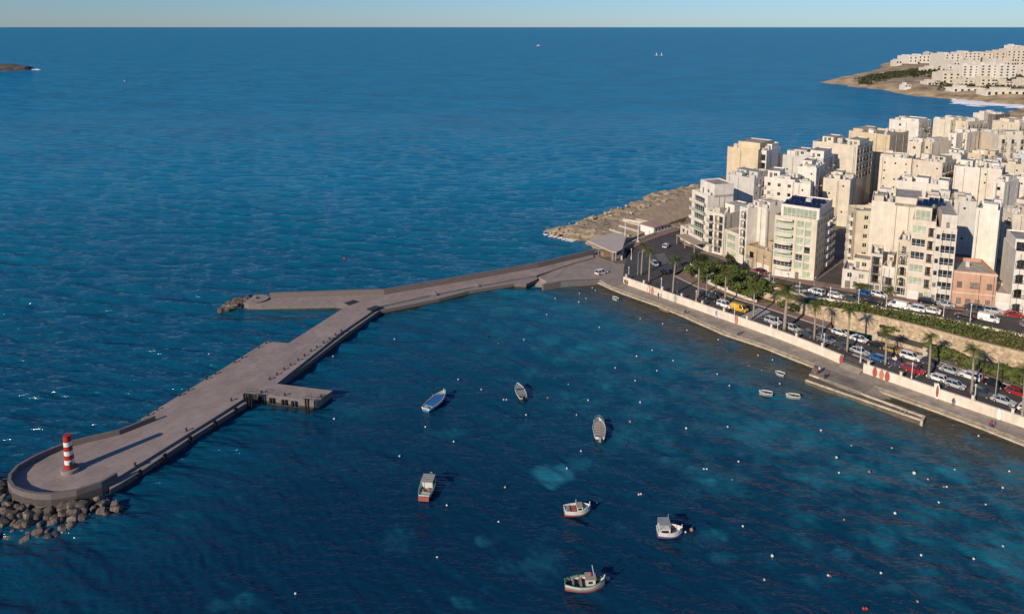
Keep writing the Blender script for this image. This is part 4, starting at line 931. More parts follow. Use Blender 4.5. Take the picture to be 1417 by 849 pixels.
# ---- the row along the seafront, from the coast road to the right edge
FR((941, 331), (955, 338), 2.2, 311, 'small low cream house by the coast road left of the first tall block', 9, 'peach', floors=2, F=[(0, 2, [(.3, 1.0, 'w'), (.7, 1.0, 'w')])], clut=1, name='house', cat='house')
A_, wA_, hA_, fA_, _ = FR((955, 336), (976.5, 347.5), 2.3, 262, 'tall narrow cream apartment block with glazed balconies on every floor, left end of the row', 9.5, 'white', floors=6,
    F=[(1, 6, [(.5, 6.0, 'g')]), (0, 1, [(.5, 6, 'g')])], rail='iron', pents=[(.12, 1, .25, 1, 4.4, 'white')], gmat=None, clut=1)
for i in range(1, 6):
    mb = MB(); mb.box(.4, wA_ - .4, -1.2, -.003, i * fA_ + .3, i * fA_ + .48); s_ = mb.build('balcony', WM['warm'], A_)
    mb = MB(); mb.box(.4, wA_ - .4, -1.2, -1.12, i * fA_ + .483, i * fA_ + 1.35); mb.build('railing', M_green if i in (2, 4) else WM['warm'], s_)
mb = MB(); mb.box(-.6, wA_ + 1.2, -5.2, -.01, 3.0, 3.2)
for x in (-.4, wA_ * .5, wA_ + 1): mb.box(x - .1, x + .1, -5.0, -4.8, 0, 2.997)
aw = mb.build('restaurant_awning', mat('awning', (.40, .33, .26), .8), A_)
FR((977, 347.5), (1000, 354.5), 2.5, 291, 'cream five storey block with open terraces and iron balconies beside the corner block', 12, 'warm', floors=5,
   F=[(1, 5, [(.22, 1.6, 'b'), (.68, 3.0, 'l')]), (0, 1, [(.25, 1.4, 'd'), (.65, 2.6, 'g')])], pents=[(.4, .95, .45, 1, 3.0, 'white')], clut=3)
FR((1001, 355), (1020, 363), 2.8, 316.5, 'lower beige terrace house with wide first floor glazing between two taller cream blocks', 11, 'sand', floors=3,
   F=[(1, 3, [(.5, 3.6, 'g')]), (0, 1, [(.3, 1.1, 'd'), (.7, 2.0, 'g')])], gmat=M_green, clut=1, pents=[(.3, .9, .5, .95, 2.6)])
FR((1020.3, 363), (1031, 367.6), 3.2, 285, 'slim six storey block with stacked arched balconies and blank white side wall', 13, 'white', floors=6,
   F=[(1, 6, [(.5, 2.4, 'a')]), (0, 1, [(.5, 2.2, 'r')])], dark=True, clut=2, pents=[(.2, .9, .35, .9, 2.4)])
FR((1031.3, 368), (1066.5, 379.8), 3.8, 338, 'low two storey honey stone house with garages left of the green glazed corner block', 12, 'stone', floors=2,
   F=[(1, 2, [(.22, 1.6, 'b'), (.72, 1.2, 's')]), (0, 1, [(.1, 1.0, 'd'), (.27, 1.0, 'd'), (.52, 2.2, 'r'), (.8, 2.2, 'r')])], clut=1, name='house', cat='house', pents=[(.55, .95, .3, .9, 2.6, 'stone')])
# behind them: the blank white wall that steps above the honey house
FR((1032, 352), (1057, 362), 5, 281, 'tall white blank party wall block rising behind the honey stone house', 9, 'white', floors=5, R=[(3, 5, [(.5, 1.2, 'w')])], clut=2, pents=[(.2, .8, .3, .9, 2.2)])
# E: the corner block with green glazing
p1, p2 = (1068, 379.5), (1125.5, 391); P1, P2 = G(*p1, 4.9), G(*p2, 4.9); zE = 4.9
E_, wE, hE, fE, zrE = FR(p1, p2, zE, 297, 'large beige corner apartment block with green curtained glazing, curved balconies and solar panels on top', 19, 'sand', floors=7, gmat=M_green,
    F=[(1, 7, [(.24, 5.6, 'g'), (.62, 1.9, 'g'), (.80, 1.7, 'g')]), (0, 1, [(.15, 2.4, 'r'), (.33, 2.4, 'r'), (.6, 1.1, 'd'), (.82, 2.2, 'g')])],
    R=[(1, 7, [(.12, 1.2, 'w'), (.28, 1.1, 's'), (.42, 1.1, 'w'), (.56, 1.1, 'b'), (.75, 1.8, 'b'), (.9, 1.2, 'b')]), (0, 1, [(.2, 2.2, 'r'), (.42, 1.2, 'd'), (.6, 1.2, 'd'), (.8, 2.2, 'r')])], rail='solid',
    pents=[(.06, .97, .16, .92, 3.6, 'white', 'glaz')], clut=0)
for i in range(1, 8):
    pts = [(wE * .03 + (wE * .42) * k / 10, -1.15 - .75 * math.sin(PI * k / 10)) for k in range(11)]
    pol = [(pts[0][0], -.004)] + pts + [(pts[-1][0], -.004)]
    mb = MB(); zb_ = i * fE + (.42 if i < 7 else .1); mb.prism(pol, zb_ - .2, zb_, 0, None, True); s_ = mb.build('curved_balcony', WM['warm'], E_)
    mb = MB(); n = len(pts); mb.wallstrip(pts, .1, [zb_ + .003] * n, [zb_ + .62] * n); mb.build('balcony_parapet', WM['warm'] if i % 3 else WM['grey'], s_)
mb = MB(); mb.box(wE * .5, wE * .535, -.25, -.004, 3, hE - 1); mb.build('pilaster', WM['beige'], E_)
mb = MB(); mb.box(wE * .72, wE * .74, -.2, -.004, 3, hE - 1); mb.build('pilaster', WM['beige'], E_)
for k in range(6): link('solar_panel', SOLM, E_, (wE * (.1 + .27 * (k % 3)), 19 * (.24 + .3 * (k // 3)), zrE + 3.35))
for k in range(4): link('water_tank', TANKM, E_, (wE * (.55 + .05 * (k % 2)), 19 * (.46 + .07 * (k // 2)), zrE + 3.65))
# side street blocks right behind it
FR((1168, 360), (1180, 371), 6, 283, 'narrow cream block deep in the side street with iron balconies', 9, 'sand', floors=6, F=[(0, 6, [(.5, 1.6, 'b')])], R=[(1, 6, [(.3, 1.2, 'w'), (.7, 1.4, 'b')])], rail='solid', clut=2)
FR((1180, 352), (1198, 363), 6, 285, 'beige balconied block facing the side street behind the corner houses', 6, 'beige', floors=6, F=[(0, 6, [(.22, 1.3, 'b'), (.52, 1.0, 'w'), (.8, 1.3, 'b')])], rail='iron', clut=4, pents=[(.3, .7, .4, .8, 2.4)])
# right of the side street
FR((1164, 397.5), (1200.5, 403.5), 6.2, 371, 'two storey house with terracotta lower wall and white upper floor at the side street corner', 9, 'warm', floors=2,
   F=[(1, 2, [(.28, 1.2, 'w'), (.72, 1.3, 's')]), (0, 1, [(.22, 1.3, 'd'), (.5, 1.0, 's'), (.8, 1.4, 'd')])], clut=1, name='house', cat='house', pents=[(.35, .98, .45, 1, 3.0, 'sand')])
FR((1201, 403.5), (1217.5, 406), 6.5, 350, 'narrow grey balconied house squeezed beside the terracotta cornered house', 9, 'beige', floors=4, F=[(1, 4, [(.5, 2.3, 'l')]), (0, 1, [(.3, 1.0, 'd'), (.72, 1.2, 'd')])], clut=1, name='house', cat='house')
FR((1218, 406), (1235.5, 409.5), 6.8, 367, 'low cream house with one large iron balcony and a red door', 9, 'warm', floors=3, F=[(1, 2, [(.5, 2.5, 'l')]), (0, 1, [(.25, 1.1, 'd'), (.7, 1.8, 'r')])], clut=1, name='house', cat='house', pents=[(.1, .6, .5, 1, 2.7, 'sand')])
FR((1236, 409.8), (1253, 413), 7.0, 331, 'slim cream house with arched iron balconies beside the green glazed tower', 10, 'sand', floors=5, F=[(1, 4, [(.55, 2.0, 'a')]), (4, 5, [(.55, 1.2, 'b')]), (0, 1, [(.55, 2.0, 'g')])], clut=2)
Hh, wH, hH, fH, zH = FR((1253.3, 413), (1285.5, 418.5), 7.2, 303, 'cream six storey block with full width green glazing and brown parapet', 15, 'peach', floors=6, gmat=M_green,
   F=[(1, 6, [(.32, 4.4, 'g'), (.84, 1.9, 'l')]), (0, 1, [(.28, 3.6, 'r'), (.62, 1.2, 'd'), (.86, 1.6, 'g')])], pents=[(.06, .78, .12, .95, 3.7, 'peach', 'glaz')], clut=0)
for k in range(3): link('solar_panel', SOLM, Hh, (wH * .12 + k * 1.2, 4.5 + 2.6 * k, zH + 3.4))
FR((1286, 418.5), (1314.5, 422.5), 7.4, 314, 'cream block with white framed window bays and a towering blank white side wall', 20, 'warm', floors=6, gmat=None,
   F=[(1, 6, [(.62, 3.4, 'g'), (.14, 1.1, 'w')]), (0, 1, [(.62, 3.2, 'g'), (.14, 1.2, 'd')])], pents=[(.25, 1.0, .06, .97, 3.9, 'warm', [(2.2, hH - 14 + 13.6, 2.0, 1.5, 'w')] if False else 'auto')], clut=2)
FR((1340, 398), (1372, 404), 7.4, 287, 'grey white blank sided block standing behind the peach pink house', 10, 'white', floors=6, clut=3, pents=[(.2, .6, .3, .8, 2.2)])
FR((1316, 423), (1375, 429), 7.5, 374, 'two storey pink house with arched brown doors and a flat roof', 12, 'pink', floors=2, dark=True,
   F=[(1, 2, [(.15, 1.1, 's'), (.5, 1.9, 's'), (.85, 1.1, 's')]), (0, 1, [(.16, 1.0, 's'), (.38, 1.1, 'd'), (.6, 1.1, 'd'), (.84, 1.0, 's')])], clut=1, name='house', cat='house')
mb = MB()
pk = bpy.data.objects[-1] if False else [o for o in bpy.data.objects if o.get('label', '').startswith('two storey pink house')][0]
wP = math.hypot(G(1375, 429, 7.5)[0] - G(1316, 423, 7.5)[0], G(1375, 429, 7.5)[1] - G(1316, 423, 7.5)[1])
mb.box(-.1, wP + .1, -.14, -.004, 3.5, 3.72); mb.build('string_course', WM['peach'], pk); mb = MB(); hP = zat(G(1316, 423, 7.5)[1], 374) - 7.5; mb.box(-.12, wP + .12, -.2, -.004, hP - .5, hP - .25); mb.build('cornice', WM['peach'], pk)
FR((1375.5, 429.2), (1396, 432.5), 7.5, 404, 'low white garage building between the pink house and the arched white block', 9, 'warm', floors=1, F=[(0, 1, [(.5, 3.0, 'r')])], clut=0, name='garage', cat='garage')
FR((1396.5, 432.5), (1432, 437), 7.5, 347, 'white block with arched balconies at the right edge above the red car', 12, 'white', floors=4, gmat=None, F=[(0, 4, [(.28, 2.6, 'a'), (.8, 2.4, 'a')])], dark=True, clut=1, pents=[(.05, .95, .2, .95, 3.2, 'white', 'glaz')])
FR((1433, 437), (1475, 442), 7.5, 352, 'cream block beyond the arched white block at the far right', 12, 'cream', floors=5, F=[(0, 5, [(.25, 2.2, 'l'), (.75, 1.4, 'w')])], clut=2)

# ---- blocks behind, placed by the front edge of their roof parapet
def BK(tl, tr, zt, depth, col, lab, f='win', r='win', pents=(), clut=2, nf=4, **k):
    du = tr[0] - tl[0]; vm = (tl[1] + tr[1]) / 2
    if tr[1] - tl[1] < .09 * du: tl, tr = (tl[0], vm - .05 * du), (tr[0], vm + .06 * du)
    P1, P2 = G(*tl, zt), G(*tr, zt); w = math.hypot(P2[0] - P1[0], P2[1] - P1[1]); zb = 3.2; h = zt - zb; fh = 3.1
    rr = random.Random(len(BLD) * 13 + 1)
    def auto(L, style):
        if style == 'blank' or L < 2.2: return []
        n = max(1, int(L / 3.1)); kk = {'win': 'w', 'balc': 'b', 'log': 'l', 'few': 'n', 'mix': None}[style]; out = []
        for i in range(nf):
            z0 = h - .9 - (i + 1) * fh
            if z0 < 0.2: break
            for j in range(n):
                if style == 'few' and rr.random() < .5: continue
                if style in ('win', 'mix') and rr.random() < .14: continue
                q = kk or ('b' if j % 2 else 'w'); ww = {'w': 1.15, 'b': 1.3, 'l': min(2.4, L / n - .5), 'n': .7}[q]
                s_, hh = {'w': (.95, 1.25), 'b': (.12, 2.1), 'l': (.12, 2.3), 'n': (1.2, .8)}[q]
                out.append(((j + .5) * L / n - ww / 2, z0 + s_, ww, hh, q))
        return out
    return building(lab, P1, P2, zb, h, depth, col, F=auto(w, f), Rr=auto(depth, 'mix' if r == 'few' and len(BLD) % 3 else r), pents=pents, clut=clut + 2, base_extra=1.5, **k)
BK((1007, 202.5), (1049.5, 207.5), 30, 13, 'tan', 'tall tan block with a blank lit front wall standing against the sea', 'blank', 'few', [(.3, 1, .1, .95, 3.2, 'tan', 'none')], 2)
BK((1050, 207.3), (1061, 208.6), 29.6, 13, 'white', 'narrow strip of cream open balconies joined to the tall tan block', 'log', 'blank', [(.1, .9, .4, .9, 2.6)], 1)
BK((1005.5, 240), (1044, 247), 23.5, 12, 'grey', 'low grey white block in front of the tall tan block', 'blank', 'few', [(.1, .5, .3, .8, 2.4), (.6, .9, .3, .8, 2.4)], 3)
BK((1058, 248), (1100, 244.5), 23.5, 11, 'white', 'white block with small windows beneath the tall tan block', 'win', 'few', [(.05, .45, .2, .9, 2.8)], 3)
BK((1083.5, 219), (1139.5, 213.5), 27, 14, 'grey', 'long grey block with flat roofs left of the big cream wall', 'few', 'few', [(.2, .5, .3, .8, 2.6), (.62, .95, .2, .9, 3.2, 'white')], 4)
BK((1104, 232), (1130, 229.5), 26, 12, 'white', 'bright white stepped block with few windows above the corner block', 'few', 'few', [(.1, .6, .3, .9, 2.5)], 2)
BK((1100, 254), (1122, 253), 23, 6, 'white', 'small white block stepping down in front of the bright white stepped block', 'few', 'blank', [], 1)
BK((1125, 196), (1187, 200), 30, 17, 'cream', 'big cream block with a broad blank front wall and balconies round its right side', 'blank', 'log', [(.1, .35, .3, .8, 2.4), (.75, 1, .1, .7, 2.8)], 2)
BK((1139.5, 246.5), (1177, 248), 22, 12, 'cream', 'plain cream block in front of the big cream wall, shaded on its right', 'few', 'blank', [(.25, .6, .4, .9, 2.5)], 3)
BK((1175, 182), (1232, 185), 31, 18, 'tan', 'wide tan block with a bare front wall below the white sea view block', 'blank', 'few', [(.0, .25, .2, .9, 1.6, 'tan', 'none')], 2)
BK((1231, 164.5), (1272, 168.5), 28, 14, 'white', 'white block with a pinkish right side standing alone against the sea', 'win', 'few', [(.3, .9, .2, .9, 1.8)], 2)
BK((1256.6, 195), (1275, 197), 29, 10, 'cream', 'cream twin block with double windows, left one of a pair', 'win', 'few', [], 2)
BK((1277, 195), (1290, 197), 29, 12, 'sand', 'sand coloured twin block with a shaded blank right side, right one of a pair', 'win', 'blank', [(.1, .8, .3, .9, 2.2)], 2)
BK((1292, 164.5), (1316, 164.8), 30, 14, 'cream', 'cream block with a plain front against the sea right of the gap', 'blank', 'few', [(.55, .95, .2, .8, 1.8)], 2)
BK((1316.5, 166.5), (1340, 168), 29.5, 14, 'sand', 'sand coloured block with one small window next to the grey cylindrical tower', 'few', 'balc', [(.1, .4, .2, .8, 1.8)], 2)
BK((1347, 156), (1362, 157), 28, 12, 'white', 'pale upper block with dark right face rising highest near the bay', 'blank', 'blank', [], 1)
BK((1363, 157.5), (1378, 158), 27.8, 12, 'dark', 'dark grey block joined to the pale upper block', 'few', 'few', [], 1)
BK((1313, 184.5), (1324, 184), 27, 12, 'white', 'slim white block with a tall slot of windows', 'win', 'few', [], 1)
BK((1326, 183.5), (1339, 182.5), 27, 12, 'warm', 'slim warm white blank block beside the slotted white block', 'blank', 'few', [], 1)
BK((1340.5, 170), (1354, 171), 26, 10, 'grey', 'small grey block with balconies under the pale upper block', 'balc', 'win', [], 2)
BK((1356.5, 180), (1383, 187), 27, 12, 'cream', 'cream block with a lit blank front and cluttered right side', 'blank', 'balc', [(.4, .9, .3, .9, 2.4)], 3)
BK((1374, 171), (1411, 165.5), 28, 16, 'sand', 'large sand coloured block behind, right of the dark grey block', 'few', 'balc', [(.05, .4, .3, .8, 1.8)], 3)
BK((1412, 168), (1450, 166), 28, 14, 'cream', 'cream block cut by the right edge at the back of the town', 'win', 'few', [], 2)
BK((1218, 215.5), (1262, 219.5), 26, 13, 'cream', 'long cream block with a pale bare wall above the blank white wall', 'few', 'few', [(.0, .4, .1, .5, 1.5, 'beige', 'none')], 3)
BK((1263, 220), (1304.6, 225.5), 26, 13, 'beige', 'long beige block with open roof terrace right of the pale bare wall', 'few', 'balc', [(.5, .9, .4, .9, 2.3)], 3)
BK((1308, 214), (1330, 213), 26, 9, 'white', 'small bright white house block with a dark doorway', 'few', 'few', [(.1, .6, .3, .9, 2.2)], 2)
BK((1320.7, 230), (1356.5, 231), 25, 13, 'white', 'large white block with a blank front half in shade', 'blank', 'few', [(.3, .6, .4, .9, 2.3)], 3)
BK((1357.5, 231.5), (1387, 234.5), 25, 12, 'warm', 'warm white block with small windows right of the half shaded block', 'few', 'few', [(.1, .4, .3, .8, 2.3)], 3)
BK((1350, 222), (1384, 225), 24, 10, 'taupe', 'low brownish block with roof sheds behind the warm white block', 'few', 'few', [(.1, .3, .3, .8, 2.2), (.5, .75, .3, .8, 2.2)], 4)
BK((1385, 225), (1432, 229), 24, 10, 'beige', 'low beige block with roof sheds near the right edge', 'few', 'few', [(.2, .45, .3, .8, 2.2)], 4)
BK((1340, 212), (1377, 213.5), 24.5, 9, 'tan', 'small tan roof block under the lit cream block', 'win', 'few', [(.55, .95, .2, .8, 2.2, 'tan')], 3)
BK((1404, 212), (1440, 215), 24, 9, 'blue', 'pale blue grey block at the right edge', 'few', 'few', [], 2)
BK((1240.5, 253.5), (1313, 251.5), 22, 11, 'white', 'long low white block with a clean wall behind the green glazed tower', 'few', 'few', [(.35, .6, .3, .9, 2.0), (.78, .98, .3, .9, 1.8)], 4)
BK((1206.5, 277), (1276, 284), 27, 13, 'warm', 'big blank cream white wall with a raised right half above the narrow balconied houses', 'blank', 'blank', [(.47, 1, .0, 1, 2.6, 'warm', 'none'), (.1, .3, .3, .8, 1.8)], 3)
BK((1280, 273), (1318, 277), 24, 10, 'beige', 'beige flat roofed block behind the solar panelled glazed block', 'few', 'few', [(.2, .5, .3, .8, 2.1)], 4)
BK((1320, 276), (1352, 279), 23.6, 9, 'grey', 'grey flat roofed block filling the gap before the white stepped block', 'few', 'few', [(.5, .8, .3, .8, 2.1)], 3)
BK((1375, 250), (1391, 252.5), 23, 11, 'white', 'white stepped block with slit windows near the right edge', 'win', 'few', [(.2, .9, .3, .9, 2.4)], 2)
BK((1405, 243.5), (1445, 249), 23, 11, 'white', 'bright white block with a dark recessed window cut by the right edge', 'few', 'few', [(.1, .4, .3, .8, 2.2)], 3)
BK((1380, 286), (1402, 296), 22, 13, 'cream', 'cream block with stacked loggias behind the low white garage', 'log', 'few', [(.15, .8, .3, .9, 2.6)], 2)
BK((1407, 275), (1445, 281), 23.5, 12, 'peach', 'peach block with few windows behind the arched white block', 'few', 'few', [(.2, .5, .3, .8, 2.4)], 2)

# ================================================================== FAR HEADLAND ACROSS THE BAY
far = [G(1138, 114), G(1180, 119.5), G(1222, 123.5), G(1238, 128.5), G(1262, 132), G(1300, 135), G(1345, 139), G(1417, 146), G(1500, 150), (1400, 760), (1700, 1500), (1100, 1700), G(1300, 79), G(1248, 83), G(1222, 90), G(1218, 97), G(1190, 103)]
zfar = landmass('far_headland', far, 7.0, 6.5, 30, M_land, 1.6, 0.014, 9, 0, .25)
landmass('coastal_slope', [G(1385, 166), G(1398, 158), G(1417, 152), G(1470, 146), G(1560, 150), G(1500, 170), G(1420, 170)], 4, 9, 30, M_land, .8, .04, 5)
def FB(u0, u1, vt, vb, z, depth, col, lab, rows=4, cat='building', name='apartment_building'):
    col = {'cream': 'warm', 'sand': 'cream', 'beige': 'cream', 'taupe': 'beige'}.get(col, col); P1, P2 = G(u0, vb, z), G(u1, vb, z); h = zat(P1[1], vt) - z; w = P2[0] - P1[0]; n = max(2, int(w / 7)); ops = []
    for i in range(rows):
        for j in range(n): ops.append(((j + .5) * w / n - 1.3, h * (i + .25) / rows, 2.6, h / rows * .5, 'n'))
    building(lab, P1, P2, z, h, depth, col, F=ops, name=name, cat=cat, simple=True, clut=0, base_extra=6, pents=[(.2, .5, .3, .8, 3.2, col, 'none')])
FB(1330, 1354, 91, 113, 8, 18, 'white', 'long white seaside hotel across the bay, left wing', 6); FB(1354.5, 1380, 90, 113.5, 8, 18, 'white', 'long white seaside hotel across the bay, middle wing', 6); FB(1380.5, 1405, 90.5, 114, 8, 18, 'white', 'long white seaside hotel across the bay, right wing', 6)
FB(1306, 1328, 75, 93, 9, 40, 'warm', 'pale block on the far headland, leftmost of the tall ones behind the white hotel', 5); FB(1333, 1356, 73, 91, 9, 40, 'cream', 'cream block on the far headland, second of the tall ones behind the white hotel', 5)
FB(1357, 1373, 74, 90, 9, 40, 'beige', 'beige block on the far headland, third of the tall ones behind the white hotel', 4); FB(1375, 1391, 73, 90, 9, 40, 'taupe', 'brownish block on the far headland, fourth of the tall ones behind the white hotel', 4)
FB(1392, 1418, 70, 90, 9, 40, 'sand', 'sand block on the far headland at the right edge of the photo skyline', 5); FB(1400, 1412, 63, 72, 24, 25, 'white', 'white tower block topping the far headland skyline', 2); FB(1420, 1450, 66, 90, 9, 40, 'cream', 'cream block on the far headland beyond the right edge', 5)
FB(1257, 1270, 78, 87, 9, 40, 'white', 'low white building at the seaward end of the far headland', 2); FB(1270.5, 1287, 77, 86, 9, 40, 'white', 'low white building beside the seaward end of the far headland', 2); FB(1284, 1290, 73, 84, 9, 20, 'grey', 'slim pale water tower block on the far headland skyline', 3)
FB(1283, 1309, 94, 99, 8, 24, 'warm', 'low flat white roofed building left of the white hotel', 1); FB(1303, 1329, 101, 115, 7, 22, 'sand', 'sand coloured building left of the white hotel', 3); FB(1282, 1300, 113.5, 119, 6, 14, 'warm', 'low pale building near the far shore', 1)
FB(1318, 1363, 122, 128, 5, 16, 'white', 'long white beach terrace below the white hotel', 1); FB(1364, 1440, 125, 134, 4, 16, 'cream', 'long cream sea wall terrace by the far beach', 1); FB(1252, 1261, 117.5, 121, 6, 12, 'white', 'tiny white hut on the far shore', 1); FB(1240, 1248, 84, 89, 9, 20, 'warm', 'small pale house near the far cliff edge', 1)
for k in range(10): 
    u = 1296 + k * 11.5; v = 86 + (k % 3) * 2.5; FB(u, u + 7 + (k % 3), v - 5, v + 5, 9, 22, ('warm', 'cream', 'sand', 'white')[k % 4], 'small pale building between the tall blocks of the far headland, %s from the left' % ORD[k], 2)
r_ = random.Random(21)
for k in range(26):
    u = 1314 + (k * 37) % 104 + r_.uniform(-3, 3); v = 97 + (k % 5) * 5 + r_.uniform(-1, 1); FB(u, u + r_.uniform(7, 15), v - r_.uniform(4, 8), v + 2, 7.5, 20, ('white', 'warm', 'cream', 'white', 'sand')[k % 5], 'low pale house on the far headland slope, %s of the scattered ones' % ORD[k], 2, 'house', 'house')
# surf below the far beach
mb = MB(); r_ = random.Random(8)
for k in range(620):
    u = r_.uniform(1322, 1430); v = 139.5 + (u - 1322) * .055 + r_.gauss(0, 2.1); x, y = G(u, v); l = r_.uniform(1.5, 8); d_ = r_.uniform(1, 4)
    mb.ball((x, y, .1), 1, 7, 4, 0, (l, d_, r_.uniform(.25, .7)))
o = mb.build('surf', mat('sea_foam', (.85, .85, .85), .6, .05)); o['kind'] = 'stuff'
# rocky islet on the left horizon
landmass('islet', [G(-60, 97), G(-20, 94.5), G(15, 94), G(38, 94.8), G(46, 96.6), G(30, 98), G(0, 98.8), G(-40, 100)], 6, 9, 26, mat('islet_rock', (.12, .10, .085), .95, .2, .05, .3), 2.5, .03, 2)
mb = MB()
for k in range(26):
    u = r_.uniform(36, 54); x, y = G(u, 96.8 + r_.gauss(0, .25)); mb.ball((x, y, .3), 1, 7, 4, 0, (r_.uniform(2, 6), r_.uniform(2, 6), 1.2))
for k in range(30):
    u = r_.uniform(752, 800); x, y = G(u, 322 + (u - 752) * .22 + r_.gauss(2.0, 1.0)); mb.ball((x, y, .05), 1, 6, 4, 0, (r_.uniform(.3, .9), r_.uniform(.2, .6), .15))
o = mb.build('surf', MATS['sea_foam']); o['kind'] = 'stuff'
# ================================================================== PLANTING
def leaf_cloud(mb, blobs, n, size, rs):
    """n small leaf clumps on and inside ellipsoid lobes: (x, y, z, rx, ry, rz)"""
    vol = np.array([b[3] * b[4] + b[4] * b[5] + b[3] * b[5] for b in blobs]); pick = rs.choice(len(blobs), n, p=vol / vol.sum())
    B = np.array(blobs)[pick]; d = rs.normal(size=(n, 3)); d /= np.linalg.norm(d, axis=1)[:, None]
    rad = rs.uniform(.25, 1.08, n) ** .45
    C = B[:, :3] + d * rad[:, None] * B[:, 3:]
    nrm = d + rs.normal(size=(n, 3)) * .6; nrm[:, 2] += .3; nrm /= np.linalg.norm(nrm, axis=1)[:, None]
    a = np.cross(nrm, rs.normal(size=(n, 3))); a /= np.linalg.norm(a, axis=1)[:, None]; b = np.cross(nrm, a)
    s = size * rs.uniform(.5, 1.35, n)[:, None]
    for i in range(n):
        c = C[i]; A = a[i] * s[i]; Bv = b[i] * s[i] * .75
        mb.add([tuple(c - A), tuple(c - Bv * .9 + A * .1), tuple(c + A), tuple(c + Bv)], [(0, 1, 2, 3)])
rs = np.random.RandomState(3)
def tree(name, label, cat, x, y, z, h, rx, n, m, group=None, trunkh=.4, lobes=9, size=.3):
    t = thing(name, label, cat, (x, y, z), 0, group); bl = []
    for k in range(lobes):
        a = rs.uniform(0, 2 * PI); q = rs.uniform(.1, .62); zz_ = h * rs.uniform(trunkh, .88); tap = 1 - .45 * abs(zz_ / h - .55)
        bl.append((rx * q * math.cos(a), rx * q * math.sin(a), zz_, rx * rs.uniform(.32, .52) * tap, rx * rs.uniform(.32, .52) * tap, h * rs.uniform(.1, .17)))
    mb = MB(); leaf_cloud(mb, bl, n, size, rs); mb.build('crown', m, t)
    mb = MB(); mb.tube([(0, 0, -.4), (.1, .05, h * trunkh), (.05, 0, h * .7)], [.2, .14, .06], 7)
    for b in bl[:5]: mb.tube([(.1, .05, h * trunkh * .9), (b[0], b[1], b[2])], [.08, .03], 5)
    mb.build('trunk', M_bark, t); return t
def zbank(u, v): return 3.0
shr = [ # u, v(base), height, radius, leaves, material, label
 (956, 381, 2.6, 2.2, 420, M_leaf, 'low round shrub at the tip of the planted bank nearest the canopy'), (967, 380, 6.5, 2.4, 620, M_leaf2, 'tall dark tree at the seaward end of the planted bank'),
 (975, 389, 3.2, 2.6, 560, M_leaf, 'green shrub beside the tall dark tree on the planted bank'), (985, 384, 3.5, 3, 620, M_leaf, 'broad green shrub behind the arm lamp on the planted bank'),
 (992, 395, 3.4, 2.7, 600, M_leaf, 'dense green shrub above the low garden wall pier'), (1000, 389, 3.6, 2.8, 600, M_leaf3, 'olive shrub in the middle of the planted bank'),
 (1009, 384, 6.0, 2.5, 620, M_leaf2, 'dark round topped tree standing over the middle of the planted bank'), (1010, 402, 3.4, 2.8, 620, M_leaf, 'bushy green shrub behind the palm near the yellow van'),
 (1019, 395, 3.8, 3, 650, M_leaf, 'large green shrub between the dark tree and the next palm'), (1026, 408, 3.4, 2.8, 620, M_leaf, 'green shrub at the foot of the planted bank near the yellow van'),
 (1033, 402, 3.9, 3, 650, M_leaf2, 'dark green shrub behind the palm at the crossing'), (1041, 413, 3.6, 2.8, 620, M_leaf, 'green shrub above the wide pink pavement'),
 (1046, 405, 3.9, 2.8, 620, M_leaf3, 'olive green shrub at the upper edge of the planted bank'), (1056, 409, 3.5, 2.5, 560, M_leaf, 'last green shrub of the planted bank before the rock face'),
 (1083, 425, 2.0, 1.6, 300, M_leaf, 'small shrub at the foot of the big date palm'), (1100, 431, 2.2, 1.8, 320, M_leaf2, 'small dark shrub against the start of the stone retaining wall'),
 (1228, 459, 3.0, 2.3, 560, M_leaf2, 'round dark bush leaning on the stone retaining wall'), (1242, 463, 2.4, 2, 420, M_leaf, 'lower green bush beside the round dark bush at the retaining wall'),
 (1291, 492, 2.6, 2.2, 460, M_leaf3, 'olive bush right of the low stone wall end'), (1305, 497, 2.8, 2.4, 520, M_leaf, 'green bush behind the parked white saloon'),
 (1325, 505, 2.8, 2.4, 520, M_leaf3, 'yellowish bush along the walkway between two palms'), (1341, 510, 2.3, 2, 420, M_leaf, 'green bush beside the walkway gate'),
 (1362, 517, 2.4, 2.2, 460, M_leaf, 'green bush behind the black parked car'), (1381, 523, 2.6, 2.3, 460, M_leaf3, 'olive bush along the walkway near the arm lamp'), (1396, 527, 3.2, 2.6, 560, M_leaf, 'bright green bush at the right end of the walkway'), (1412, 532, 3.2, 2.6, 560, M_leaf, 'bright green bush above the red parked car'), (1428, 538, 3.2, 2.6, 460, M_leaf2, 'dark bush beyond the right edge of the walkway')]
for (u, v, h, rx, n, m, lab) in shr:
    z = 3.0 if u < 1070 else (2.4 if u < 1150 else 3.0)
    x, y = G(u, v, z); big = 1.45 if u < 1070 else 1.1; tree('tree' if h > 5.5 else 'shrub', lab, 'tree' if h > 5.5 else 'shrub', x, y, z - .1, h * (big if h < 5 else 1.15), rx * (1.3 if u < 1070 else 1.1), int(n * 2.2), m, None, .22 if h < 5 else .3, 10, .26)
# low wall in front of the bank
gw = resample([p[:2] for p in SI[:5]], 10); mb = MB(); mb.wallstrip(gw, .3, [2] * 10, [3.1] * 10); gwo = thing('garden_wall', 'low cream garden wall at the foot of the planted bank', 'wall'); mb.build('wall_length', M_prom, gwo)
for k in (4, 6, 8): mb = MB(); mb.box(gw[k][0] - .35, gw[k][0] + .35, gw[k][1] - .35, gw[k][1] + .35, 2, 3.7); mb.build('wall_pier', M_prom, gwo)
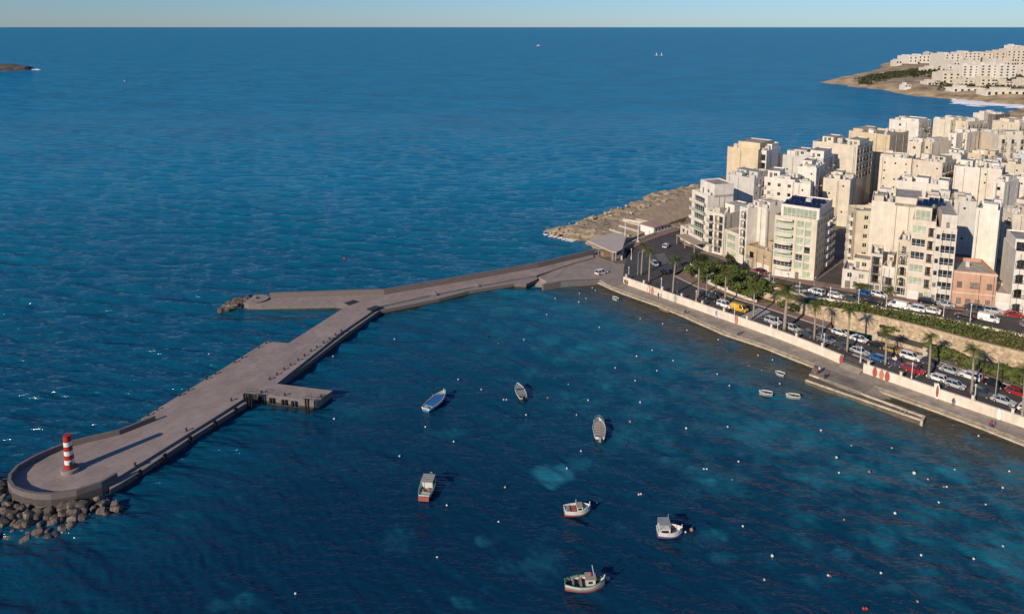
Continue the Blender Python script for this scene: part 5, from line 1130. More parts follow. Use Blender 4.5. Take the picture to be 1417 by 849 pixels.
# rock face beside the bank
rk = MB(); px, py = G(1064, 416, 2.4)
o = boulder(px, py + 2.5, 3.0, 2.6, random.Random(3), 'honey coloured rock face bulging at the end of the planted bank', None); o.scale = (3.4, 2.2, 2.0); o.rotation_euler = (0, 0, -.7); o.name = 'rock_face'; o['category'] = 'rock'; o.material_slots[0].link = 'OBJECT'; o.material_slots[0].material = M_stone
# hedge on the slope above the retaining wall
a_ = resample([(p[0], p[1], z_) for p, z_ in zip(offset(RWB, 1.0), rzt)][1:], 80); b2 = resample([p for p in UO if p[0] > G(1120, 400, 5)[0]], 80); bl = []; bd = []
for (p, q_) in zip(a_, b2):
    for f in (.1, .42, .75, .95):
        x, y, z = [p[k] * (1 - f) + q_[k] * f for k in range(3)]
        (bl if rs.rand() < .62 else bd).append((x + rs.uniform(-.4, .4), y + rs.uniform(-.4, .4), z + .25 + rs.uniform(-.1, .25), rs.uniform(.8, 1.5), rs.uniform(.8, 1.4), rs.uniform(.5, 1.05)))
he = thing('hedge', 'long unclipped hedge on the slope between the retaining wall and the upper street', 'hedge')
mb = MB(); leaf_cloud(mb, bl, 6500, .27, rs); mb.build('green_growth', M_leaf, he); mb = MB(); leaf_cloud(mb, bd, 3600, .27, rs); mb.build('dry_growth', M_leaf3, he)

# palms
def palm_crown(n, L, droop, seed):
    r_ = random.Random(seed); mb = MB()
    for k in range(n):
        a = 2 * PI * k / n * 2.618 + r_.uniform(-.2, .2); el = r_.uniform(-.45, 1.25); l = L * r_.uniform(.8, 1.1); pts = []
        for i in range(6):
            t = i / 5; hr = l * t * math.cos(el * (1 - .35 * t)); z = l * t * math.sin(el) - droop * l * t * t
            pts.append(Vector((hr * math.cos(a), hr * math.sin(a), z)))
        sd_ = Vector((-math.sin(a), math.cos(a), 0))
        for i in range(5):
            p, q_ = pts[i], pts[i + 1]; w_ = L * .22 * math.sin(PI * (i + 1.2) / 7)
            for s_ in (-1, 1):
                for j in range(2):
                    b0 = p.lerp(q_, j * .5); b1 = p.lerp(q_, j * .5 + .36); tip = b1 + sd_ * s_ * w_ + (q_ - p) * .5 - Vector((0, 0, w_ * .45))
                    mb.add([tuple(b0), tuple(b1), tuple(tip)], [(0, 1, 2)])
    return mb.mesh('crown', M_frond)
CR = [palm_crown(46, 1.6, .5, 1), palm_crown(42, 1.55, .6, 2), palm_crown(46, 1.7, .45, 3)]; CRBIG = palm_crown(46, 3.1, .4, 4)
SK = MB()
for k in range(26):
    a = k * 2.4; r1 = random.Random(k).uniform(.25, .5); zz_ = -random.Random(k + 50).uniform(.3, 1.5)
    SK.add([(.12 * math.cos(a), .12 * math.sin(a), 0), (.12 * math.cos(a + .4), .12 * math.sin(a + .4), 0), (r1 * math.cos(a + .2), r1 * math.sin(a + .2), zz_)], [(0, 1, 2)])
SKM = SK.mesh('dead_frond_skirt', M_skirt)
def trunk_mesh(h, lean, seed, r0=.27):
    r_ = random.Random(seed); mb = MB(); a = r_.uniform(0, 6.28); n = 8; pts = []
    for i in range(n + 1):
        t = i / n; pts.append((lean * t * t * math.cos(a), lean * t * t * math.sin(a), h * t))
    mb.tube(pts, [r0 * (1.25 if i == 0 else 1.0) * (1 - .3 * i / n) for i in range(n + 1)], 9); return mb.mesh('trunk', M_trunk, True), pts[-1]
palms = [(887.5, 380, 338), (898, 389, 346), (931, 407, 358), (966, 411, 366), (1003, 420, 380), (1042.6, 439, 396), (1085.5, 456, 398), (1126.6, 469, 421), (1172, 486, 429), (1225, 504, 459), (1284.7, 522, 465), (1344, 544, 483), (1414, 579, 512)]
plab = ['nearest the breakwater canopy', 'second nearest to the breakwater canopy', 'standing alone where the seafront wall begins to bend', 'in front of the tall dark tree of the planted bank', 'behind the parked dark cars before the yellow van', 'beside the zebra crossing', 'short and bushy beside the pink pavement',
        'near the start of the stone retaining wall', 'just left of the ramp gap in the promenade wall', 'behind the three red surfboard panels', 'before the bushes at the end of the low stone wall', 'between the tall white surfboard and the arm lamp', 'at the far right edge of the seafront']
for k, (u, v, vt) in enumerate(palms):
    x, y = G(u, v, Z_R + .12); h = zat(y, vt) - Z_R - .12; big = k == 6
    t = thing('palm_tree', ('stout date palm, ' if big else 'slim seafront fan palm ') + plab[k], 'palm tree', (x, y, Z_R + .12), 0, 'palms along the seafront')
    me, top = trunk_mesh(h, .25 + .3 * random.Random(k).random(), k, .42 if big else .25); link('trunk', me, t)
    c = link('crown', CRBIG if big else CR[k % 3], t, top, k * 1.3); s_ = 1.05 + .2 * random.Random(k + 9).random(); c.scale = (s_, s_, s_)
    c = link('dead_frond_skirt', SKM, t, top, k); c.scale = (1.3, 1.3, 1.2 if not big else .6)
for k, (u, v) in enumerate(((1187, 405.5), (1197, 406), (1231, 411))):
    x, y = G(u, v, 6.6); t = thing('potted_palm', 'small potted palm outside the seafront houses, ' + ('beside the terracotta corner', 'beside the blue car', 'beside the red door')[k], 'palm tree', (x, y, 6.7))
    me, top = trunk_mesh(2.0, .1, k + 40, .12); link('trunk', me, t); link('crown', CR[k % 3], t, top); mb = lathe([(.3, 0), (.42, .6), (.36, .6), (0, .55)], 10); mb.build('pot', mat('terracotta', (.35, .16, .09), .8), t)
# trees of the far headland
for k in range(34):
    u, v, s_ = [(1386 + k * 2.2, 116 - (k % 3) * 1.6, 9) if k < 14 else (1262 + (k - 14) * 2.4, 106 - (k - 14) * .55 + (k % 2) * 3, 6)][0]
    x, y = G(u, v, 6.5); zt_ = zfar(x, y); tree('tree', ('dark tree on the far headland right of the white hotel, %s from the left' % ORD[k]) if k < 14 else ('small dark tree lining the far headland road, %s from the left' % ORD[k - 14]), 'tree', x, y, zt_, s_ * rs.uniform(.9, 1.3), s_ * .5, 90, M_leaf2, 'trees on the far headland', .3, 6, 1.2)

# ================================================================== STREET FURNITURE
def lamp_white(label, u, v, vt, z):
    x, y = G(u, v, z); h = max(2.2, zat(y, vt) - z); t = thing('lamp_post', label, 'lamp post', (x, y, z), 0, 'street lamps')
    mb = MB(); mb.tube([(0, 0, 0), (0, 0, .9), (0, 0, 1.0), (0, 0, h - .5)], [.17, .13, .075, .06], 8); mb.build('pole', M_white, t)
    mb = lathe([(.05, h - .5), (.16, h - .42), (.19, h - .08), (.1, h), (0, h + .05)], 8); mb.build('lantern', M_tank, t)
def lamp_arm(label, u, v, vt, z, yaw, L=1.8):
    x, y = G(u, v, z); h = zat(y, vt) - z; t = thing('street_lamp', label, 'street lamp', (x, y, z), yaw, 'street lamps')
    mb = MB(); mb.tube([(0, 0, 0), (0, 0, 1), (0, 0, h - .6), (.35, 0, h - .15), (L, 0, h)], [.12, .1, .07, .06, .05], 8); mb.build('pole', M_steel, t)
    mb = MB(); mb.box(L - .1, L + .6, -.14, .14, h - .06, h + .08); mb.build('lamp_head', M_tank, t)
ZS = Z_R + .13
lw_ = [(914.8, 403.5, 384.5), (963, 419.6, 401.6), (1016, 441, 419.6), (1075.5, 459.5, 438.7), (1139.6, 482, 461), (1190.6, 501, 479), (1261, 526, 501), (1348, 557, 531)]
for k, (u, v, vt) in enumerate(lw_): lamp_white('short white lantern post behind the promenade wall, %s from the canopy' % ORD[k], u, v, vt, ZS)
for k, (u, v, vt, z) in enumerate([(870, 383, 369, 1.3), (873.5, 359, 344, 2.2), (936.6, 405, 389, 2.2), (957, 370, 355, 2.35)]):
    lamp_white(('short white post on the plaza beside the seafront wall end', 'short white post beside the canopy on the bend of the road', 'short white post on the seafront pavement left of the planted bank', 'white lamp post at the road junction before the planted bank')[k], u, v, vt, z)
for k, (u, v, vt, z) in enumerate([(1049, 390, 376, 4.2), (1064, 394, 379, 4.6), (1106, 407, 390, 5.4), (1148.5, 414, 397, 6), (1187.5, 422, 400, 6.5), (1226, 427, 408, 7), (1305, 441, 421, 7.5), (1341.6, 450.5, 420, 7.5)]):
    lamp_white('white lamp post along the upper street parapet, %s from the left' % ORD[k], u, v, vt, z)
lamp_arm('grey street lamp with bent arm by the first palms near the canopy', 882.5, 380, 347.6, 2.2, .3)
lamp_arm('grey street lamp with bent arm in front of the planted bank', 977, 413, 380, 2.33, .5); lamp_arm('tall grey street lamp with a long bent arm at the right end of the seafront', 1376.6, 552, 502, ZS, .9)
lamp_arm('plain grey street lamp across from the start of the retaining wall', 1138, 461, 430, 2.3, .8, .9)
for k, (u, v, vt) in enumerate(((1125.5, 411, 386), (1070, 397, 372))): lamp_arm(('grey street lamp at the foot of the side street', 'grey street lamp before the green glazed corner block')[k], u, v, vt, 5.3, 1.0, 1.2)
# painted surfboard panels on the promenade wall
def surfboard(label, u, v, h, wd, m, m2=None, lean=.06):
    x, y = G(u, v, Z_Q); nd = nearest_dir(WB, (x, y)); a = nd[1]; px, py = nd[2][0] + math.sin(a) * .22, nd[2][1] - math.cos(a) * .22
    t = thing('surfboard', label, 'surfboard', (px, py, Z_Q + .01), a, 'surfboard panels on the promenade wall'); pts = []
    for i in range(13):
        s_ = i / 12; w_ = wd / 2 * (math.sin(PI * (.08 + .92 * s_)) ** .65) * (1 - .15 * s_) if s_ < 1 else 0; pts.append((w_, h * s_))
    out = [(w_, zz_) for w_, zz_ in pts] + [(-w_, zz_) for w_, zz_ in reversed(pts[:-1])]
    def slab(sc_, y0, y1):
        mb = MB(); n = len(out); q = [(p[0] * sc_, (p[1] - h / 2) * (sc_ * .5 + .5) + h / 2) for p in out]
        mb.add([(p[0], y0, p[1]) for p in q] + [(p[0], y1, p[1]) for p in q], [tuple(range(n)), tuple(range(2 * n - 1, n - 1, -1))] + [(i, (i + 1) % n, n + (i + 1) % n, n + i) for i in range(n)]); return mb
    slab(1, 0, .09).build('board', m, t)
    if m2: slab(.55, -.012, -.002).build('stripe', m2, t)
M_bred = mat('board_red', (.36, .10, .08), .5, .1); M_bpink = mat('board_pink', (.50, .20, .15), .5, .1); M_bpur = mat('board_purple', (.20, .16, .34), .5, .1); M_bgr = mat('board_green', (.36, .42, .33), .5, .1)
for (lab, u, v, h, wd, m, m2) in [('pink surfboard panel pair nearest the canopy end of the promenade wall', 898, 405, 2.1, 1.0, M_bpink, M_white), ('pale pink surfboard panel beside the pink pair', 902, 407, 2.2, .9, M_bpink, None), ('pale green surfboard panel on the promenade wall', 934.5, 418, 2.2, .9, M_bgr, None),
        ('purple and white surfboard panel below the yellow van', 990, 439, 2.3, .9, M_white, M_bpur), ('dull pink surfboard panel below the crossing', 1017, 449, 2.5, .9, M_bpink, None), ('dark red surfboard panel left of the ramp gap', 1162, 504.5, 2.3, .95, M_bred, None),
        ('red surfboard panel right of the ramp, first of three in a row', 1210, 521, 2.3, .95, M_bred, None), ('lighter red surfboard panel in the middle of the three', 1219, 524.5, 2.3, .95, M_bpink, None), ('bright red surfboard panel, last of the three in a row', 1226.5, 527.5, 2.3, 1.0, M_bred, None),
        ('tall white surfboard with a red heart standing above the wall', 1295.6, 552, 3.4, 1.05, M_white, M_bred), ('plain white surfboard panel near the right edge', 1381, 581, 2.3, .85, M_white, None)]: surfboard(lab, u, v, h, wd, m, m2)

# ================================================================== CARS
def car_meshes(kind):
    L, Wd, Hh_ = {'hatch': (3.9, 1.7, 1.48), 'saloon': (4.4, 1.76, 1.43), 'suv': (4.4, 1.85, 1.7), 'van': (4.6, 1.85, 1.9)}[kind]
    x0, x1 = -L / 2, L / 2; hb = .62 * Hh_ if kind != 'van' else .58 * Hh_
    # side outline of the lower shell, front at +x
    low = [(x0, .42), (x0 + .05, hb - .08), (x0 + .3, hb), (x1 - 1.0, hb - .02), (x1 - .25, hb - .16), (x1, hb - .38), (x1, .36), (x1 - .3, .22), (x0 + .3, .24)]
    body = MB(); n = len(low); secs = []
    for (yy, ins, dz) in ((-Wd / 2 + .06, .07, -.03), (-Wd / 2, 0, -.12), (Wd / 2, 0, -.12), (Wd / 2 - .06, .07, -.03)): pass
    for (yy, k_) in ((-Wd / 2 + .10, .96), (-Wd / 2, 1.0), (Wd / 2, 1.0), (Wd / 2 - .10, .96)):
        tops = []
        for (x, z) in low:
            zz_ = z if k_ < 1 else min(z, hb - .12); tops.append((x * (1 if k_ == 1 else .985), yy, zz_))
        secs.append(tops)
    vs = [p for s_ in secs for p in s_]; fs = [tuple(range(n)), tuple(range(4 * n - 1, 3 * n - 1, -1))]
    for i in range(3):
        for k in range(n): k2 = (k + 1) % n; fs.append((i * n + k, i * n + k2, (i + 1) * n + k2, (i + 1) * n + k))
    body.add(vs, fs)
    rb, rf, b0, b1 = {'hatch': (x0 + .45, .35, x0 + .12, 1.02), 'saloon': (x0 + 1.15, .30, x0 + .62, 1.02), 'suv': (x0 + .35, .45, x0 + .10, 1.15), 'van': (x0 + .12, 1.0, x0 + .05, 1.55)}[kind]
    wl, wh = Wd / 2 - .06, Wd / 2 - .24; zr = Hh_
    def fr(xa, xb, ya, xc, xd, yb, za, zb_): return [(xa, -ya, za), (xb, -ya, za), (xb, ya, za), (xa, ya, za), (xc, -yb, zb_), (xd, -yb, zb_), (xd, yb, zb_), (xc, yb, zb_)]
    glass = MB(); F8 = [(0, 1, 5, 4), (1, 2, 6, 5), (2, 3, 7, 6), (3, 0, 4, 7)]
    glass.add(fr(b0, b1, wl, rb, rf, wh, hb - .03, zr - .05), F8)
    if kind == 'van':   # blind cargo sides
        body.add(fr(b0 - .01, .35, wl + .012, rb - .01, .25, wh + .012, hb - .03, zr - .04), F8)
    roof = fr(rb - .02, rf + .03, wh + .02, rb + .05, rf - .08, wh - .06, zr - .06, zr); body.add(roof, F8 + [(4, 5, 6, 7)])
    for (xa, xc) in ((b0, rb), (b1, rf), ((b0 + b1) / 2 - .05, (rb + rf) / 2 - .05)):   # pillars
        for s_ in (-1, 1): body.tube([(xa, s_ * (wl + .005), hb - .04), (xc, s_ * (wh + .01), zr - .04)], .05, 5)
    wheel = MB(); wheel.tube([(0, -.1, 0), (0, .1, 0)], .31, 14)
    rim = MB(); rim.tube([(0, -.115, 0), (0, .115, 0)], .18, 10)
    hl = MB(); hl.box(-.1, .03, -.2, .2, -.08, .08)
    return dict(body=body.mesh('body', M_white, True) if False else body.mesh('body', M_white), glass=glass.mesh('windows', M_glass), wheel=wheel.mesh('wheel', M_black), rim=rim.mesh('rim', M_steel), hl=hl.mesh('headlight', M_tank), tl=hl.mesh('taillight', M_red), L=L, W=Wd, hb=hb)
CM = {k: car_meshes(k) for k in ('hatch', 'saloon', 'suv', 'van')}
PAINT = {'white': (.72, .71, .69), 'silver': (.42, .43, .43), 'grey': (.17, .175, .18), 'dark grey': (.06, .063, .068), 'black': (.015, .015, .017), 'red': (.36, .018, .018), 'dark red': (.14, .015, .02), 'blue': (.02, .12, .32), 'yellow': (.66, .36, .01), 'tan': (.36, .24, .07), 'purple': (.08, .05, .10)}
PM = {}
for k, c in PAINT.items():
    m = mat('car_paint_' + k.replace(' ', '_'), c, .25, .03, 2, spec=.55); m.node_tree.nodes['Principled BSDF'].inputs['Coat Weight'].default_value = .5; PM[k] = m
def car(label, kind, colr, x, y, z, yaw, cat='car', group=None):
    c = CM[kind]; t = thing('parked_car' if cat == 'car' else 'parked_van', label, cat, (x, y, z), yaw, group); t.scale = (.94, .94, .94)
    b = link('body', c['body'], t); own(b, PM[colr]); link('windows', c['glass'], t)
    for sx in (-1, 1):
        for sy in (-1, 1):
            wv = link('wheel', c['wheel'], t, (sx * c['L'] * .31, sy * (c['W'] / 2 - .1), .31)); link('rim', c['rim'], wv)
    for sy in (-1, 1):
        link('headlight', c['hl'], t, (c['L'] / 2 - .02, sy * (c['W'] / 2 - .32), c['hb'] - .3)); link('taillight', c['tl'], t, (-c['L'] / 2 + .02, sy * (c['W'] / 2 - .25), c['hb'] - .22))
    return t
KW = {'hatch': 'hatchback', 'saloon': 'saloon car', 'suv': 'tall estate car', 'van': 'van'}
def row(cars, z, line, where, group, dyaw=0):
    seen = {}
    tot = {}
    for c in cars: tot[(c[3], c[2])] = tot.get((c[3], c[2]), 0) + 1
    for (u, v, kind, colr) in cars:
        zz_ = z if not callable(z) else z(u); x, y = G(u, v, zz_); a = nearest_dir(line, (x, y))[1]; key = (colr, kind); seen[key] = seen.get(key, 0) + 1
        o = ', %s such from the left' % ORD[seen[key] - 1] if tot[key] > 1 else ''
        r_ = random.Random(int(u * 10)); car('%s %s %s%s' % (colr, KW[kind], where, o), kind, colr, x, y, zz_ + .006, a + dyaw + r_.uniform(-.05, .05) + (PI if r_.random() < .3 else 0), 'van' if kind == 'van' else 'car', group)
near = [(985, 415, 'suv', 'black'), (994, 411, 'hatch', 'dark grey'), (1003, 424, 'suv', 'white'), (1023, 429.5, 'van', 'yellow'), (1070, 447, 'suv', 'silver'), (1096, 456, 'hatch', 'silver'), (1117, 464, 'suv', 'dark grey'), (1142, 472, 'suv', 'grey'), (1165, 480.5, 'saloon', 'dark grey'), (1189, 488, 'saloon', 'silver'), (1213.5, 497.5, 'hatch', 'blue'), (1239, 505, 'hatch', 'purple'),
        (1265, 514.5, 'suv', 'red'), (1296, 525, 'hatch', 'white'), (1322, 535, 'hatch', 'silver'), (1357, 546.5, 'suv', 'dark grey'), (1388, 557, 'saloon', 'silver'), (1424, 570, 'hatch', 'white')]
row(near, Z_R, WB, 'parked beside the promenade wall', 'cars parked along the seafront road')
farr = [(1162.5, 462.5, 'hatch', 'white'), (1189, 471.5, 'saloon', 'white'), (1212, 479, 'saloon', 'black'), (1235, 486.5, 'hatch', 'tan'), (1260, 496, 'suv', 'white'), (1287, 504.5, 'hatch', 'dark grey'), (1315, 515, 'saloon', 'silver'), (1342.5, 523, 'suv', 'white'), (1376, 534, 'saloon', 'black'), (1408, 546, 'hatch', 'red')]
row(farr, Z_R, RL, 'on the landward side of the road', 'cars parked along the seafront road')
row([(921.8, 342, 'hatch', 'white')], Z_R, [G(905, 352, 2), G(942, 326, 2)], 'driving through the junction past the corner block', None)
row([(906, 366.5, 'hatch', 'silver'), (918.6, 377.5, 'suv', 'black')], Z_R, [G(880, 350, 2), G(935, 400, 2)], 'waiting at the junction near the first palms', None)
row([(832, 379, 'suv', 'white')], 1.3, [G(822, 381, 1.3), G(842, 375, 1.3)], 'parked alone on the plaza at the root of the breakwater', None)
zu = lambda u: float(np.interp(u, [960, 1000, 1031, 1066, 1125, 1180, 1236, 1300, 1417], [2.3, 2.75, 3.6, 4.7, 5.6, 6.35, 7.2, 7.55, 7.55]))
row([(1030, 382.5, 'hatch', 'silver'), (1046, 387, 'hatch', 'grey'), (1062, 391.5, 'saloon', 'silver'), (1078, 397, 'hatch', 'red'), (1105, 402.5, 'saloon', 'silver'), (1130, 406, 'suv', 'white'), (1156, 411, 'hatch', 'white'), (1178, 415, 'saloon', 'dark grey'), (1208, 420, 'saloon', 'black'), (1242, 425, 'van', 'white'), (1266.5, 429.5, 'suv', 'white'), (1288.5, 432, 'saloon', 'white'), (1335, 439.5, 'saloon', 'black'), (1367.5, 443.5, 'van', 'white'), (1424, 452, 'hatch', 'grey')], zu, UO, 'on the parapet side, upper street', 'cars on the upper street')
row([(1053, 377.5, 'saloon', 'dark red'), (1195, 407.5, 'hatch', 'blue'), (1216, 409.5, 'hatch', 'white'), (1283, 420, 'suv', 'black'), (1308, 423, 'saloon', 'silver'), (1346, 429, 'suv', 'dark grey'), (1374, 432.5, 'suv', 'silver'), (1402.5, 437.5, 'saloon', 'red')], zu, UB, 'parked in front of the houses on the upper street', 'cars on the upper street')
row([(1188, 357, 'hatch', 'dark grey'), (1172, 384, 'hatch', 'black')], 6.35, [G(1150, 392, 6.2), G(1205, 330, 7)], 'parked in the side street beside the green glazed corner block', None)
sgo = thing('road_sign', 'small triangular road sign on a thin pole beside the seafront lane', 'sign', (*G(1238, 508, ZS), ZS), -.4)
mb = MB(); mb.tube([(0, 0, 0), (0, 0, 2.4)], .04, 6); mb.build('pole', M_steel, sgo)
mb = MB(); mb.add([(-.45, -.05, 2.0), (.45, -.05, 2.0), (0, -.05, 2.8), (-.45, -.01, 2.0), (.45, -.01, 2.0), (0, -.01, 2.8)], [(0, 1, 2), (5, 4, 3), (0, 3, 4, 1), (1, 4, 5, 2), (2, 5, 3, 0)]); mb.build('sign_plate', M_bred, sgo)
mb = MB(); mb.add([(-.26, -.06, 2.1), (.26, -.06, 2.1), (0, -.06, 2.57)], [(0, 1, 2)]); mb.build('sign_face', M_white, sgo)

# ================================================================== PEOPLE
def person_mesh(pose, top, legs, hair):
    J = {'pel': (0, 0, .95), 'sp': (0, 0, 1.2), 'ch': (0, 0, 1.4), 'nk': (0, 0, 1.52), 'hd': (0, .02, 1.63), 'ht': (0, .02, 1.72)}
    if pose == 'sit':
        dz = -.5; J = {k: (p[0], p[1], p[2] + dz) for k, p in J.items()}
        lg = lambda s: [(s * .1, .02, .43), (s * .13, .45, .45), (s * .13, .5, .08), (s * .13, .62, .04)]
        arm = lambda s: [(s * .19, 0, .88), (s * .25, .08, .62), (s * .16, .32, .52), (s * .13, .4, .5)]
    else:
        st = .22 if pose == 'walk' else .03
        lg = lambda s: [(s * .1, 0, .9), (s * .11, s * st * .55, .5), (s * .11, s * st - .03, .08), (s * .11, s * st + .13, .04)]
        arm = lambda s: [(s * .19, 0, 1.4), (s * .25, -s * st * .5, 1.12), (s * .24, -s * st + .08, .88), (s * .23, -s * st + .1, .80)]
    V = [J['pel'], J['sp'], J['ch'], J['nk'], J['hd'], J['ht']]; E = [(0, 1), (1, 2), (2, 3), (3, 4), (4, 5)]; Rr = [.15, .13, .15, .06, .1, .08]
    for s in (-1, 1):
        o = len(V); V += lg(s); E += [(0, o), (o, o + 1), (o + 1, o + 2), (o + 2, o + 3)]; Rr += [.1, .075, .05, .045]
        o = len(V); V += arm(s); E += [(2, o), (o, o + 1), (o + 1, o + 2), (o + 2, o + 3)]; Rr += [.065, .05, .035, .035]
    me = bpy.data.meshes.new('tmp'); me.from_pydata(V, E, []); ob = bpy.data.objects.new('tmp', me); COL.objects.link(ob)
    md = ob.modifiers.new('s', 'SKIN'); ob.modifiers.new('u', 'SUBSURF').levels = 1
    for i, sv in enumerate(me.skin_vertices[0].data): sv.radius = (Rr[i], Rr[i]); sv.use_root = i == 0
    bpy.context.view_layer.update(); dg = bpy.context.evaluated_depsgraph_get(); m2 = bpy.data.meshes.new_from_object(ob.evaluated_get(dg)); bpy.data.objects.remove(ob)
    m2.name = 'person'; m2.materials.clear()
    for m in (M_skin, top, legs): m2.materials.append(m)
    base = -.5 if pose == 'sit' else 0
    for p in m2.polygons:
        c = p.center; z = c.z - base
        p.material_index = 2 if (c.z < .93 + base + .02 or (pose == 'sit' and c.y > .12 and c.z < .56)) and not (abs(c.x) > .19 and pose != 'sit') else (1 if z < 1.49 and not (abs(c.x) > .2 and z < 1.1) else 0)
    h = MB(); h.ball((0, -.01, 1.68 + base), .115, 8, 6); return m2, h.mesh('hair', hair)
clo = {k: mat('cloth_' + k, c, .85, .1, 4) for k, c in dict(blue=(.06, .1, .25), dark=(.025, .025, .03), red=(.35, .05, .05), white=(.6, .58, .55), tan=(.3, .22, .13), purple=(.18, .1, .22)).items()}
M_hair = mat('hair_brown', (.04, .025, .015), .7)
def person(label, u, v, z, pose, top, legs, yaw):
    a, b = person_mesh(pose, clo[top], clo[legs], M_hair); x, y = G(u, v, z); o = link('person', a, None, (x, y, z), yaw); tag(o, label, 'person'); link('hair', b, o)
person('person in dark clothes walking at the start of the quay', 864.5, 394, 1.0, 'walk', 'dark', 'dark', 2.4); person('second person in tan walking at the start of the quay', 866.5, 395, 1.0, 'walk', 'tan', 'dark', 2.3)
person('person in dark top standing on the quay by the wall bend', 911, 413, 1.0, 'stand', 'dark', 'blue', .4); person('person sitting on the quay near its edge by a bag', 948.5, 434.0, 1.05, 'sit', 'dark', 'blue', 2.2); person('person in purple sitting on the quay edge below the crossing', 1023, 463, 1.0, 'sit', 'purple', 'dark', 2.2)
person('person in red bending over gear at the slipway corner', 1130, 517, 1.0, 'sit', 'red', 'tan', 1.9); person('person in white standing at the slipway corner beside gear', 1133.5, 516.5, 1.0, 'stand', 'white', 'dark', 1.9); person('person in dark clothes crouching near the jetty start', 1142, 523, 1.0, 'sit', 'dark', 'dark', 2.6)
person('person in blue walking on the quay right of the tall surfboard', 1318, 562, 1.0, 'walk', 'blue', 'tan', -.8); person('person in red sitting on the quay edge near the right corner', 1370, 589, 1.02, 'sit', 'red', 'blue', 2.4); person('person in purple sitting beside the one in red on the quay edge', 1374.5, 590.5, 1.02, 'sit', 'purple', 'dark', 2.3)
for k, (u, v) in enumerate(((1002, 422), (969, 408), (1228, 503))): person('pedestrian in %s on the seafront pavement %s' % (('white', 'blue', 'white')[k], ('beside the white estate car', 'by the fourth palm', 'beside the blue hatchback')[k]), u, v - 1, ZS, 'walk', ('white', 'blue', 'white')[k], 'dark', 2.2 + k)

# ================================================================== BOATS
def boat_shell(L, B, sheer, bow_rise, stern=.72, n=14, wl=.40, keel=-.35):
    T_ = np.linspace(0, 1, n); prof = []
    for t in T_:
        b = B / 2 * (stern + (1 - stern) * math.sin(min(1, t / .45) * PI / 2)) * (1 - max(0, (t - .5) / .5) ** 2.3)
        s = sheer + bow_rise * max(0, (t - .35) / .65) ** 2 + .08 * bow_rise * (1 - t); prof.append((L * (t - .5) * (1 if t < 1 else 1), max(b, .015), s))
    def sec(i, which):
        x, b, s = prof[i]; fx = 1 + .05 * (x / (L / 2) if x > 0 else 0)
        lev = {'up': [(.90, wl), (.97, (wl + s) / 2), (1, s)], 'low': [(.05, keel), (.6, keel * .75), (.86, -.05), (.90, wl)]}[which]
        return [(x * (1 + .06 * ((z - keel) / (s - keel)) * max(0, x / (L / 2)) ** 2 - .03), b * f, z) for f, z in lev]
    def skin(which):
        mb = MB(); 
        for s_ in (1, -1):
            vs = []; k = len(sec(0, which))
            for i in range(n): vs += [(p[0], s_ * p[1], p[2]) for p in sec(i, which)]
            mb.add(vs, [(i * k + j, (i + 1) * k + j, (i + 1) * k + j + 1, i * k + j + 1) for i in range(n - 1) for j in range(k - 1)])
        a = sec(0, which); k = len(a); mb.add([(p[0], p[1], p[2]) for p in a] + [(p[0], -p[1], p[2]) for p in a], [(j, j + 1, k + j + 1, k + j) for j in range(k - 1)]); return mb
    def rim(rad=.06):
        mb = MB(); pts = [sec(i, 'up')[-1] for i in range(n)]; pts = [(p[0], p[1], p[2]) for p in pts]; mb.tube(pts, rad, 6); mb.tube([(p[0], -p[1], p[2]) for p in pts], rad, 6); a = pts[0]; mb.tube([a, (a[0], -a[1], a[2])], rad, 6); return mb
    def floor(z, inset=.93, i0=0, i1=n, top=False):
        mb = MB(); P = []
        for i in range(i0, min(i1, n)):
            q = sec(i, 'up')[-1]; P.append((q[0], max(.01, q[1] * inset), q[2] - .04 if top else z))
        m_ = len(P); mb.add(P + [(p[0], -p[1], p[2] ) for p in P], [(i, i + 1, m_ + i + 1, m_ + i) for i in range(m_ - 1)]); return mb
    def inner(z, inset=.93):
        mb = MB()
        for s_ in (1, -1):
            vs = []
            for i in range(n): q = sec(i, 'up')[-1]; vs += [(q[0], s_ * q[1] * inset, z), (q[0], s_ * q[1] * .97, q[2])]
            mb.add(vs, [(2 * i, 2 * i + 2, 2 * i + 3, 2 * i + 1) for i in range(n - 1)])
        q = sec(0, 'up')[-1]; mb.add([(q[0] + .05, q[1] * inset, z), (q[0] + .05, -q[1] * inset, z), (q[0] + .05, -q[1], q[2]), (q[0] + .05, q[1], q[2])], [(0, 1, 2, 3)]); return mb
    return dict(up=skin('up'), low=skin('low'), rim=rim, floor=floor, inner=inner, bow=sec(n - 1, 'up')[-1], sec=sec, n=n, L=L, B=B)
def bm_(name, c, r=.5): return mat('boat_' + name, c, r, .08, 1.5)
BW_, BR_, BG_, BC_, BB_, BT_, BP_ = bm_('white', (.66, .64, .60)), bm_('red', (.36, .10, .08)), bm_('green', (.08, .22, .10)), bm_('cyan', (.22, .48, .50)), bm_('blue', (.03, .14, .36)), bm_('tarp', (.34, .30, .25)), bm_('purple', (.16, .11, .24)); BD_ = bm_('dark', (.06, .055, .05)); BGR = bm_('grey', (.28, .29, .29)); BWD = bm_('wood', (.26, .16, .08))
